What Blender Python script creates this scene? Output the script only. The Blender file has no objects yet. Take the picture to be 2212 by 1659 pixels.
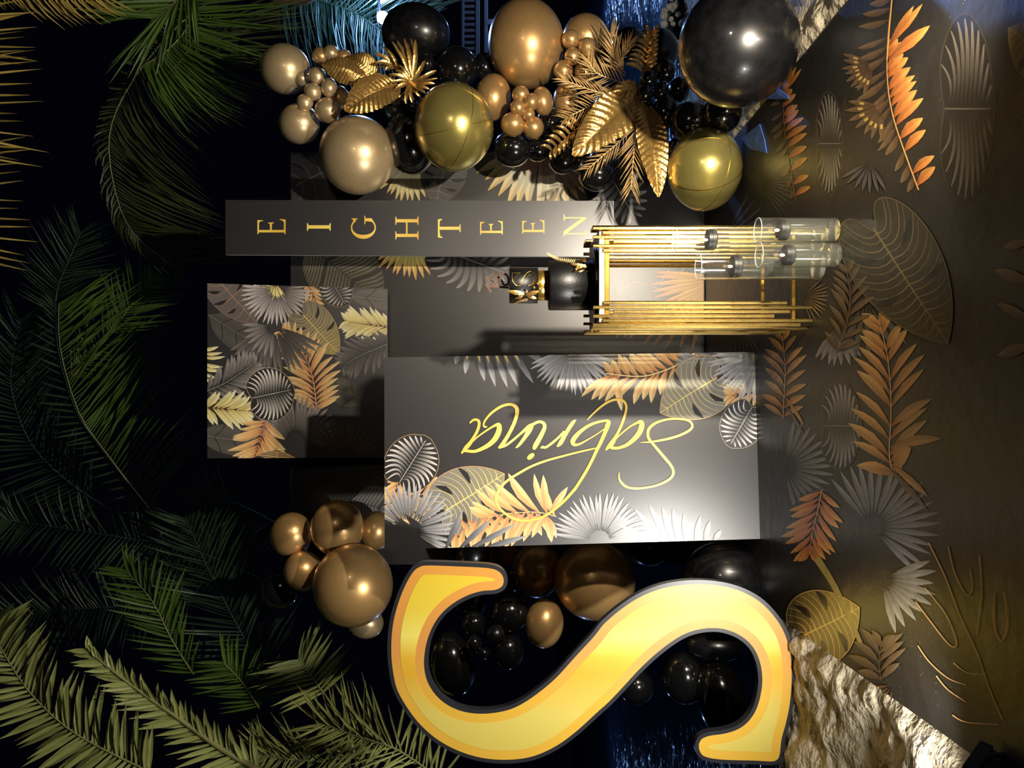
import bpy, bmesh, math, random
from mathutils import Vector, Matrix, noise
from mathutils.geometry import tessellate_polygon
random.seed(7)
scene = bpy.context.scene
COL = scene.collection

# ------------------------------------------------------------------ camera
F = 1600.0          # focal length in pixels of the 2212x1659 frame
H = 1.25            # camera height
cam = bpy.data.objects.new('camera', bpy.data.cameras.new('camera'))
COL.objects.link(cam)
cam.data.sensor_fit = 'HORIZONTAL'; cam.data.sensor_width = 36.0
cam.data.lens = F / 2212.0 * 36.0
cam.data.clip_start = 0.02; cam.data.clip_end = 200
# the phone was held sideways: world up is the left of the frame
cam.matrix_world = Matrix(((0, 1, 0, 0), (0, 0, -1, 0), (-1, 0, 0, H), (0, 0, 0, 1)))
scene.camera = cam

# ------------------------------------------------------------------ world
w = bpy.data.worlds.new('night'); scene.world = w; w.use_nodes = True
bg = w.node_tree.nodes['Background']
bg.inputs[0].default_value = (0.10, 0.12, 0.30, 1); bg.inputs[1].default_value = 0.006

# ------------------------------------------------------------------ lights
def spot(name, loc, target, power, color, size_deg, blend, radius):
    l = bpy.data.lights.new(name, 'SPOT'); l.energy = power; l.color = color
    l.spot_size = math.radians(size_deg); l.spot_blend = blend; l.shadow_soft_size = radius
    o = bpy.data.objects.new(name, l); COL.objects.link(o); o.location = loc
    d = Vector(target) - Vector(loc); o.rotation_euler = d.to_track_quat('-Z', 'Y').to_euler()
    return o
LAMP_R = Vector((1.10, 1.60, 0.18))
LAMP_L = Vector((-1.02, 1.93, 0.10))
spot('flood_light_beam_right', LAMP_R, (0.45, 4.5, 1.75), 430, (1.0, 0.88, 0.71), 125, 0.9, 0.035)
spot('flood_light_beam_left', LAMP_L, (-0.60, 3.5, 1.60), 225, (1.0, 0.96, 0.88), 150, 1.0, 0.035)

# weak warm fill, an added lamp out of view
fill = bpy.data.lights.new('added_fill_light', 'POINT'); fill.energy = 30; fill.color = (1.0, 0.86, 0.68); fill.shadow_soft_size = 0.12
fo = bpy.data.objects.new('added_fill_light', fill); COL.objects.link(fo); fo.location = (1.5, 0.3, 1.9)

# ------------------------------------------------------------------ exposure
vs = scene.view_settings
scene.display_settings.display_device = 'sRGB'
vs.view_transform = 'Standard'; vs.look = 'None'; vs.exposure = 0.0; vs.gamma = 1.0
vs.use_curve_mapping = False
scene.cycles.transparent_max_bounces = 48        # light passes the stacked glass vases

# ------------------------------------------------------------------ helpers
def W(px, py, D):
    """point at depth D that the photograph shows at pixel (px, py)"""
    return Vector(((1659 - py - 829.5) * D / F, D, H - (px - 1106) * D / F))
def Wray(px, py):
    return Vector(((1659 - py - 829.5) / F, 1.0, -(px - 1106) / F))
CAM = Vector((0, 0, H))
def Wplane(px, py, P0, N):
    d = Wray(px, py)
    return CAM + d * (N.dot(P0 - CAM) / N.dot(d))
def lin(c):
    return tuple(((x / 255.0) / 12.92 if x / 255.0 <= 0.04045 else ((x / 255.0 + 0.055) / 1.055) ** 2.4) for x in c)
def mix(a, b, t): return tuple(a[i] + (b[i] - a[i]) * t for i in range(3))

def tag(o, label=None, cat=None, group=None, kind=None):
    if label: o['label'] = label
    if cat: o['category'] = cat
    if group: o['group'] = group
    if kind: o['kind'] = kind
    return o
def empty(name, loc, label=None, cat=None, group=None):
    o = bpy.data.objects.new(name, None); COL.objects.link(o)
    o.location = loc; o.empty_display_size = 0.05
    return tag(o, label, cat, group)
def mesh_obj(name, me, mat, parent=None):
    if mat and not me.materials: me.materials.append(mat)
    o = bpy.data.objects.new(name, me); COL.objects.link(o)
    if parent:
        o.parent = parent
        p = parent; off = Vector((0, 0, 0))
        while p: off += Vector(p.location); p = p.parent
        o.location = -off                       # meshes are written in world space
    return o
def from_data(name, verts, faces, mat, parent=None, smooth=False, cols=None):
    me = bpy.data.meshes.new(name); me.from_pydata([tuple(v) for v in verts], [], faces); me.update()
    if smooth:
        for p in me.polygons: p.use_smooth = True
    if cols:
        a = me.color_attributes.new('Col', 'FLOAT_COLOR', 'POINT')
        flat = []
        for c in cols: flat += [c[0], c[1], c[2], 1.0]
        a.data.foreach_set('color', flat)
    return mesh_obj(name, me, mat, parent)
def origin_to(o, loc):
    """move a top-level mesh's origin without moving the mesh"""
    loc = Vector(loc); o.data.transform(Matrix.Translation(-loc)); o.location = loc; return o

# ------------------------------------------------------------------ materials
MATS = {}
def new_mat(name):
    m = bpy.data.materials.new(name); m.use_nodes = True
    return m, m.node_tree.nodes, m.node_tree.links, m.node_tree.nodes['Principled BSDF']
def M(name, color, rough=0.5, metal=0.0, spec=0.5, coat=0.0, coat_rough=0.05, var=0.0, vscale=8.0, bump=0.0, bscale=60.0, detail=4):
    """colour with a little procedural variation, optional fine relief"""
    if name in MATS: return MATS[name]
    m, n, l, p = new_mat(name)
    c = lin(color)
    p.inputs['Roughness'].default_value = rough; p.inputs['Metallic'].default_value = metal
    p.inputs['Specular IOR Level'].default_value = spec
    p.inputs['Coat Weight'].default_value = coat; p.inputs['Coat Roughness'].default_value = coat_rough
    tc = n.new('ShaderNodeTexCoord')
    nz = n.new('ShaderNodeTexNoise'); nz.inputs['Scale'].default_value = vscale; nz.inputs['Detail'].default_value = detail
    l.new(tc.outputs['Object'], nz.inputs['Vector'])
    r = n.new('ShaderNodeValToRGB')
    r.color_ramp.elements[0].position = 0.3; r.color_ramp.elements[1].position = 0.7
    r.color_ramp.elements[0].color = (*[x * (1 - var) for x in c], 1)
    r.color_ramp.elements[1].color = (*[min(1, x * (1 + var)) for x in c], 1)
    l.new(nz.outputs['Fac'], r.inputs['Fac']); l.new(r.outputs['Color'], p.inputs['Base Color'])
    if bump > 0:
        b = n.new('ShaderNodeTexNoise'); b.inputs['Scale'].default_value = bscale; b.inputs['Detail'].default_value = 6
        l.new(tc.outputs['Object'], b.inputs['Vector'])
        bp = n.new('ShaderNodeBump'); bp.inputs['Strength'].default_value = bump; bp.inputs['Distance'].default_value = 0.01 if bump < 0.95 else 0.05
        l.new(b.outputs['Fac'], bp.inputs['Height']); l.new(bp.outputs['Normal'], p.inputs['Normal'])
    MATS[name] = m
    return m
def print_mat(name, rough, spec=0.5, bump=0.0, bscale=40.0, coat=0.0):
    m, n, l, p = new_mat(name)
    p.inputs['Coat Weight'].default_value = coat; p.inputs['Coat Roughness'].default_value = 0.35
    a = n.new('ShaderNodeAttribute'); a.attribute_name = 'Col'
    l.new(a.outputs['Color'], p.inputs['Base Color'])
    p.inputs['Roughness'].default_value = rough; p.inputs['Specular IOR Level'].default_value = spec
    if bump > 0:
        tc = n.new('ShaderNodeTexCoord')
        b = n.new('ShaderNodeTexNoise'); b.inputs['Scale'].default_value = bscale; b.inputs['Detail'].default_value = 5
        l.new(tc.outputs['Object'], b.inputs['Vector'])
        bp = n.new('ShaderNodeBump'); bp.inputs['Strength'].default_value = bump; bp.inputs['Distance'].default_value = 0.01
        l.new(b.outputs['Fac'], bp.inputs['Height']); l.new(bp.outputs['Normal'], p.inputs['Normal'])
    return m
def ramp_x_mat(name, stops, x0, x1, rough=0.5):
    """a printed horizontal colour run over x0..x1 (object X)"""
    m, n, l, p = new_mat(name)
    tc = n.new('ShaderNodeTexCoord'); sx = n.new('ShaderNodeSeparateXYZ'); mr = n.new('ShaderNodeMapRange')
    l.new(tc.outputs['Object'], sx.inputs[0]); l.new(sx.outputs['X'], mr.inputs['Value'])
    mr.inputs['From Min'].default_value = x0; mr.inputs['From Max'].default_value = x1
    r = n.new('ShaderNodeValToRGB'); e = r.color_ramp.elements
    while len(e) < len(stops): e.new(0.5)
    for i, (t, c) in enumerate(stops):
        e[i].position = t; e[i].color = (*lin(c), 1)
    l.new(mr.outputs[0], r.inputs['Fac']); l.new(r.outputs['Color'], p.inputs['Base Color'])
    p.inputs['Roughness'].default_value = rough
    return m
def emit_mat(name, color, strength):
    m, n, l, p = new_mat(name)
    p.inputs['Base Color'].default_value = (*color, 1)
    p.inputs['Emission Color'].default_value = (*color, 1); p.inputs['Emission Strength'].default_value = strength
    return m
def glass_mat(name, color, ior, rough=0.0, film=0.012):
    """thin clear glass: sees straight through, reflects by Fresnel"""
    m, n, l, p = new_mat(name); n.remove(p)
    tr = n.new('ShaderNodeBsdfTransparent'); tr.inputs['Color'].default_value = (*color, 1)
    gl = n.new('ShaderNodeBsdfGlossy'); gl.inputs['Roughness'].default_value = rough
    lw = n.new('ShaderNodeLayerWeight'); lw.inputs['Blend'].default_value = 0.5
    pw = n.new('ShaderNodeMath'); pw.operation = 'POWER'; pw.inputs[1].default_value = 3.0; l.new(lw.outputs['Facing'], pw.inputs[0])
    fr = n.new('ShaderNodeMath'); fr.operation = 'MULTIPLY_ADD'; fr.inputs[1].default_value = 1.0; fr.inputs[2].default_value = (ior-1)**2/(ior+1)**2; l.new(pw.outputs[0], fr.inputs[0])
    mx = n.new('ShaderNodeMixShader'); l.new(fr.outputs[0], mx.inputs[0]); l.new(tr.outputs[0], mx.inputs[1]); l.new(gl.outputs[0], mx.inputs[2])
    df = n.new('ShaderNodeBsdfDiffuse'); df.inputs['Color'].default_value = (0.9, 0.9, 0.86, 1)
    m2 = n.new('ShaderNodeMixShader'); m2.inputs[0].default_value = film; l.new(mx.outputs[0], m2.inputs[1]); l.new(df.outputs[0], m2.inputs[2])
    l.new(m2.outputs[0], n['Material Output'].inputs['Surface'])
    return m
PRINT = print_mat('board_print', 0.40, 0.7, coat=0.4)
FLOORPRINT = print_mat('mat_print', 0.38, 0.5, 0.22, 16)
BLACKBOARD = M('black_matt_board', (38, 36, 38), rough=0.36, spec=0.9, coat=0.9, coat_rough=0.38, var=0.05, vscale=30, bump=0.03, bscale=400)
BACKPRINT = M('backdrop_black', (40, 37, 37), rough=0.38, spec=0.8, coat=0.3, coat_rough=0.38, var=0.06, vscale=14, bump=0.03, bscale=300)
BOARDEDGE = M('board_white_edge', (190, 188, 185), rough=0.6, var=0.05)
MATBLACK = M('black_vinyl', (33, 31, 29), rough=0.36, var=0.25, vscale=6, bump=0.22, bscale=16)
n_, l_ = MATBLACK.node_tree.nodes, MATBLACK.node_tree.links
pb = n_['Principled BSDF']; old = pb.inputs['Base Color'].links[0].from_socket
sn = n_.new('ShaderNodeTexVoronoi'); sn.inputs['Scale'].default_value = 70; tcx = n_.new('ShaderNodeTexCoord'); l_.new(tcx.outputs['Object'], sn.inputs['Vector'])
th = n_.new('ShaderNodeMath'); th.operation = 'LESS_THAN'; th.inputs[1].default_value = 0.07; l_.new(sn.outputs['Distance'], th.inputs[0])
sg_ = n_.new('ShaderNodeTexNoise'); sg_.inputs['Scale'].default_value = 3.0; l_.new(tcx.outputs['Object'], sg_.inputs['Vector'])
g2 = n_.new('ShaderNodeMath'); g2.operation = 'GREATER_THAN'; g2.inputs[1].default_value = 0.55; l_.new(sg_.outputs['Fac'], g2.inputs[0])
mm = n_.new('ShaderNodeMath'); mm.operation = 'MULTIPLY'; l_.new(th.outputs[0], mm.inputs[0]); l_.new(g2.outputs[0], mm.inputs[1])
mxr = n_.new('ShaderNodeMixRGB'); mxr.inputs[2].default_value = (0.45, 0.42, 0.36, 1); l_.new(mm.outputs[0], mxr.inputs[0]); l_.new(old, mxr.inputs[1]); l_.new(mxr.outputs[0], pb.inputs['Base Color'])
CHROMEGOLD = M('chrome_gold_latex', (200, 160, 104), rough=0.34, metal=0.62, coat=0.6, coat_rough=0.07, var=0.04, vscale=9)
PALEGOLD = M('pale_chrome_gold_latex', (198, 174, 132), rough=0.36, metal=0.6, coat=0.55, coat_rough=0.08, var=0.05, vscale=9)
BLACKLATEX = M('black_latex', (17, 17, 18), rough=0.16, coat=0.8, coat_rough=0.04, var=0.2, vscale=10)
MOTTLEDBLACK = M('black_latex_mottled', (15, 15, 17), rough=0.30, coat=0.6, coat_rough=0.06, var=0.5, vscale=5)  # rougher black with uneven tone
ORBFOIL = M('gold_foil_orb', (196, 182, 104), rough=0.27, metal=0.75, coat=0.9, coat_rough=0.03, var=0.10, vscale=5, bump=0.04, bscale=12)
GOLDLEAF = M('gold_painted_leaf', (214, 172, 100), rough=0.25, metal=0.8, var=0.2, vscale=30, bump=0.35, bscale=60)
GOLDLEAF2 = M('gold_painted_frond', (226, 192, 132), rough=0.38, metal=0.5, var=0.15, vscale=30)
GOLDROD = M('polished_gold_rod', (214, 184, 110), rough=0.25, metal=1.0, var=0.14, vscale=25, bump=0.04, bscale=90)
GOLDFRAME = M('brushed_gold_frame', (176, 140, 62), rough=0.3, metal=1.0, var=0.15, vscale=20)
FONDANT = M('black_fondant', (14, 14, 15), rough=0.38, var=0.2, vscale=40, bump=0.12, bscale=160)
CAKEGOLD = M('gold_foil_cake', (205, 166, 80), rough=0.3, metal=0.9, var=0.2, vscale=30, bump=0.25, bscale=50)
PLATEBLACK = M('black_plate', (10, 10, 11), rough=0.3, var=0.1)
WHITETRIM = M('white_acrylic_edge', (235, 230, 215), rough=0.35, var=0.05)
GLASS = glass_mat('clear_glass', (0.95, 0.97, 0.96), 1.5, 0.10)
WATER = glass_mat('water', (0.90, 0.90, 0.84), 1.33, 0.05, 0.022)
GLASSRIM = M('glass_rim', (214, 216, 210), rough=0.1, metal=0.3, coat=1.0)
CANDLEWAX = M('black_candle_wax', (15, 13, 13), rough=0.45, var=0.1)
FLAME = emit_mat('candle_flame', (1.0, 0.62, 0.28), 14)
ROCK = M('beige_rock', (182, 170, 146), rough=0.85, var=0.3, vscale=3.5, bump=1.0, bscale=15)
PALM_L = M('palm_leaf_lit', (146, 154, 90), rough=0.5, var=0.2, vscale=4)  # lamplit brightness put into the leaf colour
PALM_G = M('palm_leaf_green', (70, 96, 34), rough=0.5, var=0.3, vscale=3)
PALM_O = M('palm_leaf_dim_olive', (56, 66, 30), rough=0.5, var=0.3, vscale=3)  # darker copy: dim light put into the leaf colour
PALM_D = M('palm_leaf_shaded', (42, 62, 40), rough=0.5, var=0.3, vscale=3)  # darkest copy: night shade put into the leaf colour
PALM_Y = M('palm_leaf_warm_lit', (170, 148, 74), rough=0.6, var=0.25, vscale=4)  # yellow of the warm lamplight put into the leaf colour
PALM_S = M('palm_stem', (120, 118, 66), rough=0.6, var=0.2, vscale=8)
TRUNK = M('palm_bark', (96, 78, 58), rough=0.9, var=0.4, vscale=12, bump=0.8, bscale=30)
BLACKPLASTIC = M('black_plastic', (14, 14, 15), rough=0.5, var=0.1)
GOLDPRINT_TEXT = ramp_x_mat('gold_text_print', [(0, (226, 182, 72)), (0.5, (240, 214, 100)), (1, (226, 182, 72))], -0.8, 0.2)

# ------------------------------------------------------------------ 2-D print tools (pixel frame of the photograph)
def bez(a, b, c, n=8):
    return [((1-t)**2*a[0]+2*(1-t)*t*b[0]+t*t*c[0], (1-t)**2*a[1]+2*(1-t)*t*b[1]+t*t*c[1]) for t in [i/n for i in range(n+1)]]
def catmull(pts, sub=6, closed=False):
    out = []; n = len(pts); dim = len(pts[0])
    rng = range(n) if closed else range(n - 1)
    for i in rng:
        if closed: p = [pts[(i + k) % n] for k in (-1, 0, 1, 2)]
        else: p = [pts[max(0, i - 1)], pts[i], pts[i + 1], pts[min(n - 1, i + 2)]]
        for s in range(sub):
            t = s / sub
            out.append(tuple(0.5 * (2*p[1][k] + (p[2][k]-p[0][k])*t + (2*p[0][k]-5*p[1][k]+4*p[2][k]-p[3][k])*t*t + (3*p[1][k]-p[0][k]-3*p[2][k]+p[3][k])*t**3) for k in range(dim)))
    if not closed: out.append(tuple(pts[-1]))
    return out
def ribbon(path, col, w0, w1=None):
    """quads along a 2-D path, width w0 -> w1 (or per point when the path has x, y, w)"""
    polys = []; L = []; R = []; n = len(path)
    for i, p in enumerate(path):
        a = path[max(0, i-1)]; b = path[min(n-1, i+1)]
        dx, dy = b[0]-a[0], b[1]-a[1]; d = math.hypot(dx, dy) or 1
        wd = p[2] if len(p) > 2 else w0 + ((w1 if w1 is not None else w0) - w0) * i / max(1, n-1)
        L.append((p[0]-dy/d*wd/2, p[1]+dx/d*wd/2)); R.append((p[0]+dy/d*wd/2, p[1]-dx/d*wd/2))
    for i in range(n-1):
        polys.append(([L[i], L[i+1], R[i+1], R[i]], [col]*4))
    return polys
def blade(b, t, wd, c0, c1, c2, bend=0.0, crease=0.72):
    """a pointed leaflet from b to t, two halves of unequal tone"""
    dx, dy = t[0]-b[0], t[1]-b[1]; nx, ny = -dy, dx; d = math.hypot(dx, dy) or 1
    nx /= d; ny /= d
    mid = lambda s: (b[0]+dx*s + nx*bend*d*math.sin(math.pi*s), b[1]+dy*s + ny*bend*d*math.sin(math.pi*s))
    prof = [(0, 0.12), (0.22, 0.62), (0.5, 1.0), (0.75, 0.78), (0.92, 0.32), (1, 0.0)]
    cs = [c0, mix(c0, c1, 0.6), c1, mix(c1, c2, 0.6), c2, c2]
    out = []
    for sgn in (1, -1):
        k = 1.0 if sgn > 0 else crease
        for i in range(5):
            s0, w0 = prof[i]; s1, w1 = prof[i+1]
            m0, m1 = mid(s0), mid(s1)
            e0 = (m0[0]+sgn*nx*wd/2*w0, m0[1]+sgn*ny*wd/2*w0); e1 = (m1[0]+sgn*nx*wd/2*w1, m1[1]+sgn*ny*wd/2*w1)
            ca, cb = tuple(x*k for x in cs[i]), tuple(x*k for x in cs[i+1])
            out.append(([m0, m1, e1, e0], [ca, cb, cb, ca]))
    return out
K = lambda *c: lin(c)
DARK = K(30, 28, 29)
def fan(c, r, a0, a1, n, cols, wd=0.085, inner=0.16, jit=0.1, bend=0.0, spot=None):
    """fan palm leaf: blades from a centre; angles in image degrees (0 = right, 90 = down)"""
    out = []; rnd = random.Random(int(c[0]*7 + c[1]))
    for i in range(n):
        a = math.radians(a0 + (a1-a0)*i/max(1, n-1) + rnd.uniform(-1.5, 1.5)); rr = r*(1-rnd.random()*jit)
        b = (c[0]+math.cos(a)*r*inner, c[1]+math.sin(a)*r*inner); t = (c[0]+math.cos(a)*rr, c[1]+math.sin(a)*rr)
        out += blade(b, t, r*wd, *cols, bend=bend*(1 if i > n/2 else -1))
        if spot:
            s0 = (b[0]+(t[0]-b[0])*0.42, b[1]+(t[1]-b[1])*0.42); s1 = (b[0]+(t[0]-b[0])*0.58, b[1]+(t[1]-b[1])*0.58)
            out += ribbon([s0, s1], spot, r*wd*0.4)
    return out
def pinnate(path, n, L, wd, ang, cols, rib=None, sides=(1, -1), base_open=0.0, Lprof=None, bend=0.06, ribw=1.6):
    """feather leaf: leaflets on both sides of a rib, ang degrees from the rib's direction"""
    p = catmull(path, 8); out = []; rnd = random.Random(int(path[0][0]*3+path[0][1]))
    for i in range(n):
        s = base_open + (1-base_open)*(i+0.5)/n; k = min(len(p)-2, int(s*(len(p)-1)))
        dx, dy = p[k+1][0]-p[k][0], p[k+1][1]-p[k][1]; th = math.atan2(dy, dx)
        ln = L*(Lprof(s) if Lprof else (0.55+0.75*math.sin(math.pi*min(1, s*0.9+0.12))))*(0.88+0.2*rnd.random())
        for sd in sides:
            a = th + sd*math.radians(ang*(1.12-0.45*s)+rnd.uniform(-5, 5))
            t = (p[k][0]+math.cos(a)*ln, p[k][1]+math.sin(a)*ln)
            out += blade(p[k], t, wd*(0.85+0.3*rnd.random()), *cols, bend=-sd*bend)
    if rib: out += ribbon(p[::2]+[p[-1]], rib, ribw, ribw*0.5)
    return out
def calathea(c, rx, ry, rot, fill, stripe, n=11, edge=None, sw=None, tone2=None):
    """round leaf with light curved stripes; local +x is the tip, rot in image degrees"""
    ca, sa = math.cos(math.radians(rot)), math.sin(math.radians(rot))
    T = lambda x, y: (c[0]+x*rx*ca-y*ry*sa, c[1]+x*rx*sa+y*ry*ca)
    ol = []
    for i in range(40):
        a = 2*math.pi*i/40; r = 1.0
        if abs(a-math.pi) < 0.5: r = 0.72+0.28*abs(a-math.pi)/0.5      # notch at the stalk
        if a < 0.3 or a > 2*math.pi-0.3: r = 1.04
        ol.append((math.cos(a)*r, math.sin(a)*r))
    out = []
    for i in range(40):
        out.append(([T(0, 0), T(*ol[i]), T(*ol[(i+1) % 40])], [tuple(x*0.6 for x in fill), fill, fill]))
    t2 = tone2 or tuple(x*0.10 for x in stripe)
    for sd in (1, -1):
        for i in range(n):
            u = (i+0.5)/n; x0 = -0.66+1.45*u
            ea = math.radians(158-150*u); e = (math.cos(ea)*0.95, math.sin(ea)*0.95*sd)
            ctrl = (x0+0.10+0.18*(1-u), e[1]*0.62)
            pth = bez((x0, 0.03*sd), ctrl, e, 7)
            swid = (sw or 0.072)*(0.7+0.5*math.sin(math.pi*u))
            q = [(*T(*pp), swid*min((rx+ry)/2, rx*1.05)*(0.25+0.95*math.sin(math.pi*min(0.97, 0.08+0.86*j/7)))) for j, pp in enumerate(pth)]
            rb = ribbon(q, stripe, 1)
            m = len(rb)
            for j, (pl, cl) in enumerate(rb):
                k0 = min(1, 1.15*(j/m)**1.3); k1 = min(1, 1.15*((j+1)/m)**1.3)
                out.append((pl, [mix(t2, stripe, k0), mix(t2, stripe, k1), mix(t2, stripe, k1), mix(t2, stripe, k0)]))
    out += ribbon([T(-0.7, 0), T(0.9, 0)], tuple(x*0.6 for x in stripe), (rx+ry)*0.014)
    if edge: out += ribbon([T(*o) for o in ol]+[T(*ol[0])], edge, (rx+ry)*0.010)
    return out
def monstera(b, t, wd, cA, cB, vein, edge, slots=3, slotcol=DARK, nv=11, fillon=True):
    """split leaf: heart outline, midrib b -> t, slots, fine gold veins"""
    dx, dy = t[0]-b[0], t[1]-b[1]; L = math.hypot(dx, dy); ux, uy = dx/L, dy/L
    T = lambda x, y: (b[0]+ux*x*L-uy*y*wd/2, b[1]+uy*x*L+ux*y*wd/2)
    half = [(0.02, 0.05), (-0.14, 0.30), (-0.13, 0.62), (0.02, 0.90), (0.24, 1.0), (0.48, 0.92), (0.70, 0.68), (0.88, 0.34), (1.0, 0.0)]
    hs = catmull(half, 4); ol = hs + [(x, -y) for x, y in reversed(hs[:-1])]
    out = []; n = len(ol)
    if fillon:
        for i in range(n):
            p, q = ol[i], ol[(i+1) % n]
            out.append(([T(0.42, 0), T(*p), T(*q)], [mix(cA, cB, 0.45), mix(cA, cB, max(0, min(1, p[0]))), mix(cA, cB, max(0, min(1, q[0])))]))
    for sd in (1, -1):
        for i in range(nv):
            u = (i+0.3)/nv; x0 = 0.03+0.88*u
            k = int((0.22+0.74*u)*(len(hs)-1)); e = hs[k]
            pth = bez((x0, 0), (x0+0.06, e[1]*0.55*sd), (e[0]*0.98, e[1]*sd*0.96), 5)
            c = mix(vein, cB, 0.35 if i % 2 else 0.0)
            out += ribbon([T(*q) for q in pth], c, wd*0.014, wd*0.005)
        for i in range(slots):
            u = (i+0.6)/(slots+0.2); x0 = 0.12+0.5*u; k = int((0.30+0.45*u)*(len(hs)-1)); e = hs[k]
            st = (x0+(e[0]-x0)*0.35+0.03, e[1]*0.32*sd); en = (x0+(e[0]-x0)*0.98, e[1]*sd*(0.86+0.16*(i % 2)))
            out += blade(T(*en), T(*st), wd*0.085, slotcol, slotcol, slotcol, bend=0.10*sd, crease=1)
    out += ribbon([T(0, 0), T(0.5, 0.015), T(1, 0)], vein, wd*0.022, wd*0.008)
    if edge: out += ribbon([T(*o) for o in ol]+[T(*ol[0])], edge, wd*0.010)
    return out
def banana(b, t, wd, cA, cB, rib, n=26, lean=0.22, curl=0.0):
    """long leaf of parallel ribs"""
    dx, dy = t[0]-b[0], t[1]-b[1]; L = math.hypot(dx, dy); ux, uy = dx/L, dy/L
    T = lambda x, y: (b[0]+ux*x*L-uy*y*wd/2, b[1]+uy*x*L+ux*y*wd/2)
    out = []
    for sd in (1, -1):
        for i in range(n):
            x0, x1 = i/n, (i+1)/n
            h = lambda x: (math.sin(math.pi*min(1, max(0.04, x*0.9+0.08)))**0.45)
            gap = (i % 9 == 8)
            for (xa, xb, c) in ((x0, x0+0.68/n, cA if not gap else cB), (x0+0.68/n, x1, cB)):
                q = [T(xa, 0), T(xb, 0), T(xb+lean*0.6, h(xb)*0.62*sd), T(xa+lean*0.6, h(xa)*0.62*sd)]
                out.append((q, [tuple(v*0.75 for v in c)]*2+[c, c]))
                q2 = [T(xa+lean*0.6, h(xa)*0.62*sd), T(xb+lean*0.6, h(xb)*0.62*sd), T(xb+lean*0.8, h(xb)*sd), T(xa+lean*0.8, h(xa)*sd)]
                out.append((q2, [c, c, tuple(v*0.8 for v in c), tuple(v*0.8 for v in c)]))
    out += ribbon([T(0, 0), T(1.04, 0)], rib, wd*0.022, wd*0.01)
    return out
def clip_poly(pts, cols, clip):
    """Sutherland-Hodgman against a convex polygon, colours interpolated"""
    area = sum(clip[i][0]*clip[(i+1) % len(clip)][1]-clip[(i+1) % len(clip)][0]*clip[i][1] for i in range(len(clip)))
    sg = 1 if area > 0 else -1
    P = [(p[0], p[1], *c) for p, c in zip(pts, cols)]
    for i in range(len(clip)):
        a, b = clip[i], clip[(i+1) % len(clip)]
        f = lambda q: sg*((b[0]-a[0])*(q[1]-a[1])-(b[1]-a[1])*(q[0]-a[0]))
        out = []
        for j in range(len(P)):
            s, e = P[j-1], P[j]; fs, fe = f(s), f(e)
            if (fs >= 0) != (fe >= 0):
                t = fs/(fs-fe); out.append(tuple(s[k]+(e[k]-s[k])*t for k in range(5)))
            if fe >= 0: out.append(e)
        P = out
        if len(P) < 3: return None
    return P
class Printer:
    """prints 2-D polygons on a plane as thin flat layers, one object per printed motif"""
    def __init__(self, parent, P0, N, clip, mat, step=0.00022, start=0.0004):
        self.parent, self.P0, self.N, self.clip, self.mat = parent, Vector(P0), Vector(N).normalized(), clip, mat
        self.step, self.z = step, start
    def add(self, polys, name='printed_leaf', mat=None, label=None):
        verts, faces, cols = [], [], []
        for ip, (pts, cs) in enumerate(polys):
            off = self.N*(self.z+ip*5.0e-7)
            r = clip_poly(pts, cs, self.clip)
            if not r: continue
            k = len(verts)
            for q in r:
                verts.append(Wplane(q[0], q[1], self.P0, self.N)+off); cols.append(q[2:5])
            faces.append(list(range(k, len(verts))))
        self.z += self.step*0.3+len(polys)*5.0e-7
        if not faces: return None
        o = from_data(name, verts, faces, mat or self.mat, self.parent, cols=cols)
        if label: o['label'] = label
        return o

# ------------------------------------------------------------------ solid helpers
def slab_from_front(name, front, N, thick, mat_front, parent=None, mat_side=None):
    """front face points (world), extruded backwards along -N"""
    N = Vector(N).normalized(); n = len(front)
    back = [p-N*thick for p in front]
    me = bpy.data.meshes.new(name)
    if n > 4:
        tri = [list(t) for t in tessellate_polygon([front])]
        caps = tri+[[i+n for i in reversed(t)] for t in tri]
    else:
        caps = [list(range(n)), list(range(2*n-1, n-1, -1))]
    me.from_pydata([tuple(v) for v in front+back], [], caps+[[i, n+i, n+(i+1) % n, (i+1) % n] for i in range(n)])
    bm = bmesh.new(); bm.from_mesh(me); bmesh.ops.recalc_face_normals(bm, faces=bm.faces); bm.to_mesh(me); bm.free()
    me.materials.append(mat_front)
    if mat_side:
        me.materials.append(mat_side)
        for p in me.polygons:
            if len(p.vertices) == 4 and abs(p.normal.dot(N)) < 0.5: p.material_index = 1
    return mesh_obj(name, me, None, parent)
def lathe(profile, seg=32, axis=None, center=(0, 0, 0)):
    """profile [(r, h)] about +Z, returned as verts, faces"""
    verts, faces = [], []
    for r, h in profile:
        for k in range(seg):
            a = 2*math.pi*k/seg; verts.append(Vector((r*math.cos(a), r*math.sin(a), h)))
    m = len(profile)
    for i in range(m-1):
        for k in range(seg):
            faces.append([i*seg+k, i*seg+(k+1) % seg, (i+1)*seg+(k+1) % seg, (i+1)*seg+k])
    if profile[0][0] > 1e-6: faces.append(list(range(seg-1, -1, -1)))
    if profile[-1][0] > 1e-6: faces.append([(m-1)*seg+k for k in range(seg)])
    if axis is not None:
        q = Vector((0, 0, 1)).rotation_difference(Vector(axis).normalized()).to_matrix()
        verts = [q @ v for v in verts]
    c = Vector(center)
    return [v+c for v in verts], faces
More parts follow.
